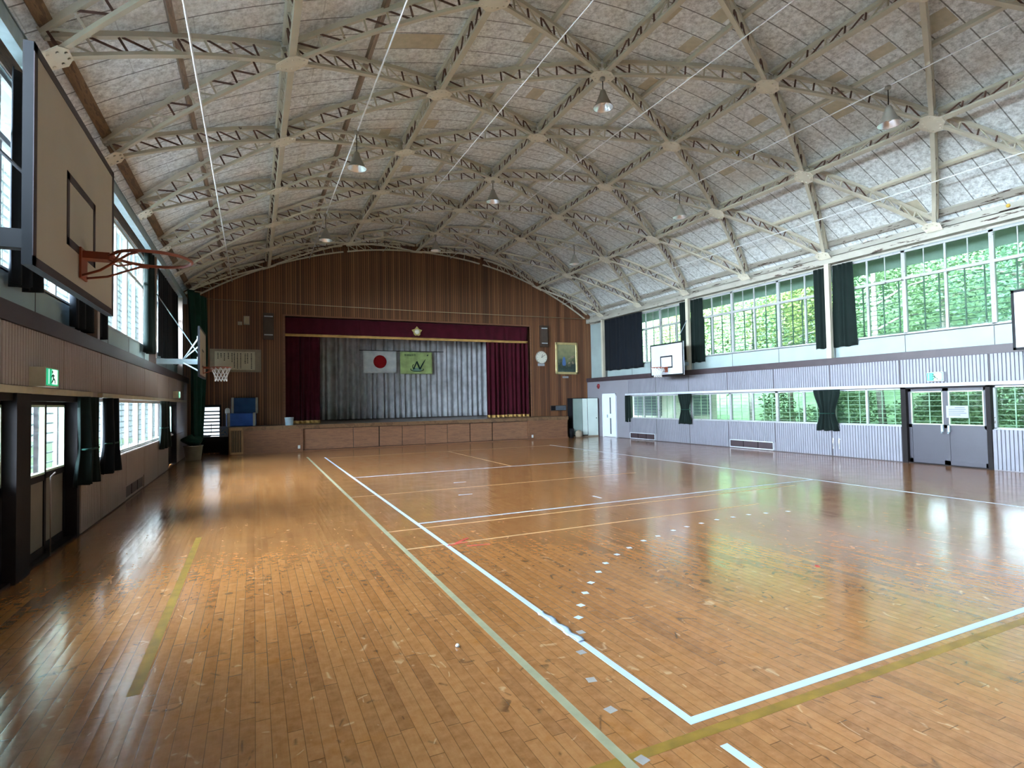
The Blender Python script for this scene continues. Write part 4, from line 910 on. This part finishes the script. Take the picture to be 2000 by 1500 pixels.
# ------------------------------------------------------------------ backboards
def backboard(side, y0, y1, z0, z1, xf, zr, label, bmat, net, arms, dark=False):
    s = side; yc = (y0+y1)/2; xw = UR-.275 if s > 0 else UL+.255
    e = thing('basketball_backboard', (xw, yc, z0), label, 'backboard', 'basketball backboards')
    m = MB(); m.box(xf, xf+s*.045, y0, y1, z0, z1); bd = m.build('board', [bmat, 'black'], e)
    bd.data.update()
    for p in bd.data.polygons:
        if abs(p.normal.x) < .5 and bmat == 'board_l' : p.material_index = 1
    m = MB(); t, a = .05, .003; X0, X1 = xf-s*a, xf+s*.0005
    m.box(X0, X1, y0, y1, z0, z0+t); m.box(X0, X1, y0, y1, z1-t, z1); m.box(X0, X1, y0, y0+t, z0, z1); m.box(X0, X1, y1-t, y1, z0, z1); m.build('border_line', 'black' if s > 0 else 'band', bd)
    m = MB(); h0, h1, a0, a1 = zr-.02, zr+.43, yc-.33, yc+.33; t = .05
    m.box(X0, X1, a0, a1, h0, h0+t); m.box(X0, X1, a0, a1, h1-t, h1); m.box(X0, X1, a0, a0+t, h0, h1); m.box(X0, X1, a1-t, a1, h0, h1); m.build('target_square', 'black' if s > 0 else 'band', bd)
    ring = MB(); rx = xf-s*.40; R_ = .228; n = 40
    ring.tube([(rx+R_*math.cos(2*PI*i/n), yc+R_*math.sin(2*PI*i/n), zr) for i in range(n)], .011, 8, closed=True); rg = ring.build('ring', 'orange', e)
    m = MB(); m.box(xf-s*.002, xf-s*.014, yc-.075, yc+.075, zr-.17, zr+.03); m.box(xf, xf-s*.16, yc-.05, yc+.05, zr-.035, zr+.012); m.build('ring_plate', 'orange', rg)
    m = MB()
    for q in (-1, 1):
        m.tube([(xf-s*.015, yc+q*.05, zr-.15), (xf-s*.12, yc+q*.10, zr-.12), (rx+s*.11, yc+q*(R_*.83), zr-.02), (rx+s*.06, yc+q*R_*.97, zr-.012)], .008, 6)
        m.tube([(xf-s*.15, yc+q*.04, zr-.005), (rx+s*R_*.9, yc+q*.10, zr-.005)], .008, 6)
        m.tube([(xf-s*.13, yc+q*.02, zr-.02), (rx+s*R_*.95, yc+q*.06, zr-.05), (rx+s*R_*.7, yc+q*.165, zr-.01)], .007, 6)
    m.build('ring_brace', 'orange', rg)
    if net:
        m = MB(); nn, rows = 12, 5
        pr = [(.226, 0), (.19, -.09), (.155, -.18), (.135, -.26), (.14, -.34)]
        for k in range(nn):
            for dr_ in (.5, -.5):
                m.tube([(rx+pr[i][0]*math.cos(2*PI*(k+dr_*i)/nn), yc+pr[i][0]*math.sin(2*PI*(k+dr_*i)/nn), zr-.012+pr[i][1]) for i in range(rows)], .0065, 5)
        m.build('net', 'net', rg)
    m = MB()
    for q in arms: m.bar((xf+s*.045, yc+q, zr+.15), (xw, yc+q, zr+.15), .09, .13)
    m.build('support_arm', 'black' if dark else 'steel', e)
    m = MB(); xm = xf+s*.42; za = zr+.15
    for q in (-1, 1):
        if dark: break
        m.tube([(xm, yc, zr+.2), (xf+s*.05, yc+q*.6, z1-.25)], .016, 6); m.tube([(xm, yc, zr+.1), (xf+s*.05, yc+q*.6, z0+.15)], .016, 6)
    m.tube([(xw, yc+arms[0], z1+(.9 if not dark else .5)), (xf+s*.06, yc+arms[0], zr+.25)], .013, 6)
    m.build('brace_rod', 'black' if dark else 'steel', e)
    m = MB(); m.box(xf+s*.046, xf+s*.075, y0+.2, y1-.2, zr+.1, zr+.2); m.box(xf+s*.046, xf+s*.075, y0+.2, y1-.2, z1-.3, z1-.22); m.build('back_batten', 'steel', e)
    return e
backboard(-1, 3.575, 5.375, 2.44, 3.60, -1.02, 2.72, 'large cream backboard hanging close over the sliding doors, ring without net', 'board_l', False, (.37,), True)
backboard(-1, 15.0, 16.82, 2.43, 3.62, -1.15, 2.70, 'backboard seen edge-on on a white bracket before the calligraphy frame', 'board_l', True, (.19,))
backboard(1, 15.18, 16.96, 2.53, 3.72, 13.68, 2.83, 'white backboard with black square on the lavender wall beside the broad flat curtain', 'board', True, (.03,))
backboard(1, 4.05, 5.83, 2.53, 3.72, 13.68, 2.83, 'white backboard with black border by the double door, cut off by the photo edge', 'board', True, (-.098,))

# ------------------------------------------------------------------ lamps
def lamp(pos, ztop, label):
    x, y, z = pos; e = thing('pendant_lamp', (x, y, ztop), label, 'lamp', 'bell shaped pendant lamps')
    m = MB(); m.lathe([(.035, .36), (.055, .33), (.07, .27), (.12, .15), (.178, .03), (.20, 0), (.203, 0), (.203, .006)], (x, y, z), 28)
    m.lathe([(.03, .36), (.0, .365)], (x, y, z), 28); sh = m.build('lamp_shade', 'shade', e)
    m = MB(); m.lathe([(.197, .004), (.17, .035), (.115, .14), (.065, .25), (.03, .30), (0, .305)], (x, y, z), 28); m.build('reflector', 'chrome', sh)
    m = MB(); m.lathe([(0, .07), (.04, .08), (.065, .12), (.06, .17), (.035, .22), (.03, .26), (0, .26)], (x, y, z), 16); m.build('bulb', 'bulb', e)
    m = MB(); m.tube([(x, y, z+.36), (x, y, ztop)], .009, 6); m.build('cord', 'dark', e)
    m = MB(); m.lathe([(0, 0), (.05, -.0), (.05, -.05), (.02, -.07), (0, -.07)], (x, y, ztop), 12); m.build('ceiling_cap', 'shade', e)
    return e
labs = {(1, 3): 'pendant lamp of the mauve wall row, larger of the two', (1, 7): 'pendant lamp of the mauve wall row, smaller one before the battened arch',
        (3, 1): 'highest pendant lamp hung from a gusset at the vault crown', (3, 5): 'pendant lamp under the vault crown, middle of its row', (3, 9): 'pendant lamp under the vault crown, close before the battened wall',
        (4, -1): 'large pendant lamp on the lavender wall side of the vault, largest of its row', (4, 3): 'pendant lamp on the lavender wall side of the vault, middle of its row', (4, 7): 'small pendant lamp on the lavender wall side of the vault, smallest of its row'}
for (i, j), lab in labs.items():
    ii = {1: 1.5, 3: 3, 4: 4.5}[i]; th = -TA+2*TA*ii/6+(.004 if ii != 3 else 0); top = arc(th, Y0+SP*j, RA-.055)
    zz = {1: 6.66, 3: 7.48, 4: 6.70}[i]; dx = {1: -.02, 3: 0, 4: 0}[i]
    lamp((top.x+dx, top.y, zz), top.z, lab)
for p, lab in (((10.71, 9.8, 7.66), 'small yellow ball stuck on the roof purlin'), ((14.62, 6.2, 5.68), 'small yellow ball resting on the eave beam')):
    m = MB(); m.lathe([(.04*math.sin(PI*k/8), -.04*math.cos(PI*k/8)) for k in range(9)], p, 12); tag(m.build('yellow_ball', 'yellowball'), lab, 'ball')

# ------------------------------------------------------------------ floor markings
def strip(x0, x1, y0, y1, z=.0012): return MB().box(x0, x1, y0, y1, .0002, z)
def tape(x0, x1, y0, y1, label, mat='tape', z=.0016): return tag(strip(x0, x1, y0, y1, z).build('court_tape', mat), label, 'tape line')
tape(2.06, 2.11, 2.36, 19.04, 'long white tape sideline running from the court corner toward the stage front')
tape(2.06, 10.36, 2.305, 2.36, 'white tape end line meeting the long sideline at its wrinkled corner')
tape(2.11, 10.29, 7.74, 7.79, 'white tape line crossing the middle of the court')
tape(2.11, 9.6, 13.32, 13.37, 'white tape line crossing the court nearer the stage')
tape(10.29, 10.34, 2.36, 18.9, 'white tape sideline on the lavender wall side of the court')
m = MB(); m.box(-.024, .024, -.105, .105, .0002, .0016); o = m.build('tape_piece', 'tape'); o.location = (2.085, 2.0, 0); o.rotation_euler = (0, 0, .02); tag(o, 'short loose piece of white tape lying outside the end line', 'tape')
# crumpled spot of the sideline
m = MB(); m.grid(lambda u, v: (2.055+.06*v+.012*math.sin(u*19), 3.42+.62*u, .004+.006*abs(math.sin(u*31+v*2))), 24, 3); tag(solid(m.build('lifted_tape', 'tape'), .001), 'wrinkled lifting stretch of the white tape sideline', 'tape')
m = MB()
m.box(1.555, 1.61, .9, 19.5, .0001, .0009); m.build('old_tape_line', 'tapeold', floor)
for n_, (x0, x1, y0, y1) in (('faint_line', (1.6, 8.0, 10.55, 10.585)), ('faint_line', (1.6, 9.4, 7.44, 7.48)), ('faint_line', (1.6, 7.3, 6.45, 6.49)), ('faint_line', (2.1, 10.7, 18.69, 18.72)), ('faint_line', (6.13, 6.17, 13.4, 18.7))):
    strip(x0, x1, y0, y1, .0007).build(n_, 'faint', floor)
strip(-.69, -.62, 4.0, 8.4, .0007).build('yellow_line', 'yellowline', floor); strip(1.3, 10.0, 2.19, 2.255, .0007).build('yellow_line', 'yellowline', floor)
for i, (x, y) in enumerate([(1.655, 2.19), (1.77, 2.61), (1.856, 2.935), (2.0, 3.28), (2.17, 3.56), (2.302, 3.806), (2.456, 4.02), (2.648, 4.256), (2.843, 4.467), (3.088, 4.707), (3.318, 4.919), (3.612, 5.133), (3.897, 5.294), (4.243, 5.476),
                            (4.539, 5.573), (4.902, 5.713), (5.2, 5.79), (5.51, 5.852), (5.853, 5.918), (6.175, 5.931), (6.497, 5.951), (6.791, 5.9), (7.164, 5.83)]):
    m = MB(); m.box(-.028, .028, -.028, .028, .0002, .0012); o = m.build('tape_square', 'cleartape' if i < 5 else 'tape'); o.location = (x, y, .0002); o.rotation_euler = (0, 0, rnd.uniform(-.4, .4))
    tag(o, 'small tape square in the dotted arc on the floor', 'tape mark', 'tape squares of the dotted arc')
for i, (x, y, a, lab) in enumerate(((2.22, 6.43, 1.35, 'red tape strip across the long white sideline'), (2.32, 6.55, .9, 'slanting red tape strip of the red arrow mark'), (2.42, 6.25, 1.75, 'red tape strip of the arrow mark pointing along the faint line'), (5.1, 3.83, .7, 'lone red tape square on the court'))):
    m = MB(); lh = .14 if i < 3 else .04; m.box(-.02, .02, -lh, lh, .0002, .0014); o = m.build('red_tape', 'redtape'); o.location = (x, y, .0006); o.rotation_euler = (0, 0, -a); tag(o, lab, 'tape mark')
for x, y, a, lab in ((3.98, 11.31, 1.5, 'white tape dash on the court nearer the stage'), (3.54, 9.76, 1.5, 'white tape dash between two cross lines'), (5.45, 8.3, .0, 'white tape dash standing on the middle cross line')):
    m = MB(); m.box(-.02, .02, -.13, .13, .0002, .0014); o = m.build('tape_dash', 'tape'); o.location = (x, y, .0004); o.rotation_euler = (0, 0, a); tag(o, lab, 'tape mark')
m = MB(); m.lathe([(0, .0), (.012, .002), (.016, .012), (.010, .022), (0, .024)], (.55, 2.55, 0), 12); tag(m.build('paper_pellet', 'white'), 'small white pellet on bare boards between yellow line and old green tape', 'pellet')
m = MB(); m.lathe([(0, .0), (.012, .002), (.016, .012), (.010, .022), (0, .024)], (1.28, 3.74, 0), 12); tag(m.build('paper_pellet', 'white'), 'small white pellet beside the old green tape line', 'pellet')

# ------------------------------------------------------------------ divider net and bin in the corner
e = thing('divider_net', (-1.85, 21.6, .5), 'dark green divider net gathered in the corner and drooping into a tub', 'net')
def netfn(u, t):
    z = .62+(5.55-.62)*t; W = 1.25*(.35+.65*min(1, max(0, (t-.05)/.4))) if t < .6 else 1.25
    d = .07*math.sin(u*40+t*3)+.05*math.sin(u*17)
    return (-1.92+.12*(1-t)+d+.38*u*min(1, .4+t), 20.75+.3*(1-t)**2+W*u*1.25, z)
m = MB(); m.grid(netfn, 60, 26); solid(m.build('hanging_net', 'netgreen', e), .012)
m = MB(); rr = random.Random(3)
m.grid(lambda u, v: (-1.78+(.05+.27*math.sin(PI*v))*math.cos(2*PI*u)*(1+.15*math.sin(9*u+5*v)), 20.75+(.05+.27*math.sin(PI*v))*math.sin(2*PI*u)*(1+.15*math.sin(7*u+3)), .44+.36*v+.04*math.sin(13*u)), 26, 10); m.build('gathered_bundle', 'netgreen', e)
e = thing('tub', (-1.78, 20.75, 0), 'beige tub holding the bottom of the green net', 'tub')
m = MB(); m.lathe([(0, 0), (.21, 0), (.225, .02), (.275, .44), (.29, .445), (.29, .47), (.265, .47), (.26, .44), (.205, .03), (0, .03)], (-1.78, 20.75, 0), 28); m.build('tub_body', 'bin', e)

# ------------------------------------------------------------------ outside
def bank(x): return -.35+max(0, x-19.7)*.22+max(0, x-23.5)*.62
m = MB(); m.grid(lambda u, v: (15.2+34*u, -22+66*v, bank(15.2+34*u)+.25*math.sin(u*60+v*90)), 40, 60); struct(m.build('ground', 'soil'), 'wooded bank outside the lavender wall', 'ground')
m = MB(); m.grid(lambda u, v: (-2.6-36*u, -22+66*v, -.25), 4, 4); struct(m.build('ground', 'lawn'), 'lawn outside the mauve wall', 'ground')
m = MB(); m.box(-6.2, -2.62, -20, 40, -.25, -.235); struct(m.build('path', 'pave'), 'pale concrete path along the lawn, widened unseen to bounce daylight', 'path')  # widened out of view so grey bounce replaces green on the ceiling
m = MB(); m.grid(lambda u, v: (-3+18*u, 23.3+24*v, -.25), 2, 2); struct(m.build('ground', 'pave'), 'yard beyond the stage end', 'ground')
def leaves(m, c, rad, n, size, rr):
    """leaf sprays filling an uneven crown"""
    c = Vector(c); lobes = [(Vector((rr.uniform(-.6, .6)*rad[0], rr.uniform(-.6, .6)*rad[1], rr.uniform(-.6, .7)*rad[2])), rr.uniform(.35, .6)) for _ in range(9)]
    for _ in range(n):
        lo, k = rr.choice(lobes); d = Vector((rr.gauss(0, 1), rr.gauss(0, 1), rr.gauss(0, 1))).normalized()
        p = c+lo+Vector((d.x*rad[0], d.y*rad[1], d.z*rad[2]))*k*rr.uniform(.55, 1.0)
        a = Vector((rr.gauss(0, 1), rr.gauss(0, 1), rr.gauss(0, .5))).normalized(); b_ = a.cross(Vector((rr.gauss(0, 1), rr.gauss(0, 1), rr.gauss(0, 1)))).normalized()
        s = size*rr.uniform(.6, 1.3); q = len(m.v)
        m.v += [tuple(p-a*s), tuple(p+b_*s*.45), tuple(p+a*s), tuple(p-b_*s*.45)]; m.f.append((q, q+1, q+2, q+3)); m.mi.append(0); m.sm.append(False)
def tree(x, y, z, h, rad, mat, label, seed, bark='bark', n=9000, size=.085, lean=0):
    rr = random.Random(seed); e = thing('leafy_tree', (x, y, z), label, 'tree', 'trees outside the lavender wall')
    m = MB(); top = (x+lean, y+rr.uniform(-.6, .6), z+h*.85)
    m.tube([(x, y, z-.2), (x+lean*.3, y+.1, z+h*.3), (x+lean*.7, y-.1, z+h*.6), top], [.14, .11, .08, .03], 8)
    for k in range(7):
        t = .3+.08*k; p0 = Vector((x+lean*t, y, z+h*t)); an = rr.uniform(0, 6.28); p1 = p0+Vector((math.cos(an)*rad[0]*.7, math.sin(an)*rad[1]*.7, rr.uniform(.3, 1.4)))
        m.tube([p0, (p0+p1)/2+Vector((0, 0, .15)), p1], [.05, .035, .012], 6)
    m.build('trunk', bark, e)
    m = MB(); leaves(m, (x+lean*.6, y, z+h*.62), rad, n, size, rr); m.build('foliage', mat, e)
specs = [(23.2, 24.6, 12, (3.0, 3.2, 4.6), 'leafC', 'bark'), (22.4, 17.9, 10.5, (2.3, 2.4, 4.0), 'leafA', 'bark_d'), (22.8, 20.5, 12, (3.2, 3.2, 5.2), 'leafA', 'bark'), (20.2, 16.4, 10.5, (2.8, 3.0, 4.4), 'leafC', 'bark'),
         (23.8, 16.6, 13, (3.2, 3.4, 5.5), 'leafB', 'bark'), (20.6, 12.6, 11, (2.8, 2.8, 4.4), 'leafA', 'bark'), (24.6, 12.6, 13.5, (3.4, 3.4, 5.6), 'leafA', 'bark'), (21.6, 9.0, 11.5, (2.4, 2.6, 4.6), 'leafB', 'bark'),
         (25.4, 9.2, 14, (3.4, 3.4, 5.8), 'leafA', 'bark'), (22.4, 5.6, 12, (2.6, 2.8, 4.8), 'leafA', 'bark'), (26.4, 5.4, 14, (3.4, 3.6, 5.8), 'leafB', 'bark'), (22.6, 1.4, 12, (3.0, 3.0, 5), 'leafB', 'bark'), (27.4, .4, 14, (3.6, 3.6, 6), 'leafA', 'bark'), (27.5, 26, 14, (3.8, 3.8, 6), 'leafB', 'bark')]
kinds = {'leafA': 'fresh green', 'leafB': 'deep green', 'leafC': 'yellow green'}
for i, (x, y, h, rad, lm_, bk) in enumerate(specs):
    zg = bank(x); tree(x, y, zg, h, rad, lm_, kinds[lm_]+' leafy tree outside the barred windows', 100+i, bk, lean=rnd.uniform(-.8, .8))
for i, (x, y, r_) in enumerate(((18.2, 14.2, 1.1), (17.9, 12.2, .95), (18.6, 10.2, 1.2), (18.3, 8.2, 1.0), (18.8, 6.3, 1.2), (18.2, 4.4, 1.0), (18.8, 2.4, 1.2), (21.0, 14.4, 1.4), (21.3, 10.9, 1.4), (21.6, 7.4, 1.5), (21.2, 4, 1.4))):
    e = thing('shrub', (x, y, -.3), 'low green shrub outside the low barred windows', 'shrub', 'shrubs outside the low windows'); rr = random.Random(300+i)
    m = MB(); leaves(m, (x, y, .75 if x < 20 else 1.2), (r_, r_*1.1, 1.15), 2600, .07, rr); m.build('foliage', rr.choice(['leafA', 'leafB']), e)
    m = MB()
    for k in range(4): m.tube([(x, y, -.4), (x+rr.uniform(-.5, .5), y+rr.uniform(-.5, .5), .9)], [.03, .012], 6)
    m.build('stem', 'bark_d', e)
# white wing seen through the low windows by the stage
e = thing('white_wing', (18.5, 21, 0), 'white clad wing of the building seen through the low windows by the white door', 'building')
m = MB(); m.box(17.2, 19.6, 19.6, 27, -.4, 3.0); w1 = m.build('wall', 'housewhite', e)
m = MB(); m.box(17.0, 19.8, 19.3, 27.2, 3.0, 3.2); m.build('roof', 'roofgrey', e)
m = MB(); m.box(17.15, 17.2, 20.6, 22.6, .9, 2.1); m.box(17.7, 19.1, 19.55, 19.6, .9, 2.1); m.build('window', 'smoke', e)
# buildings on the lawn side
e = thing('white_building', (-14, 14, 0), 'bright white building across the lawn with a brick red door', 'building')
m = MB(); m.box(-26, -19, 6, 40, -.3, 3.4); m.build('wall', 'housewhite', e); m = MB(); m.box(-26.4, -18.4, 5.6, 40.4, 3.4, 3.6); m.build('roof', 'roofgrey', e)
m = MB(); m.box(-19.0, -18.93, 37, 39, -.3, 2.2); m.build('door', 'housebrick', e)
for k in range(7):
    m = MB(); y_ = 5+k*4; m.box(-19.0, -18.95, y_+3, y_+5, 1.0, 2.4); m.build('window', 'smoke', e)
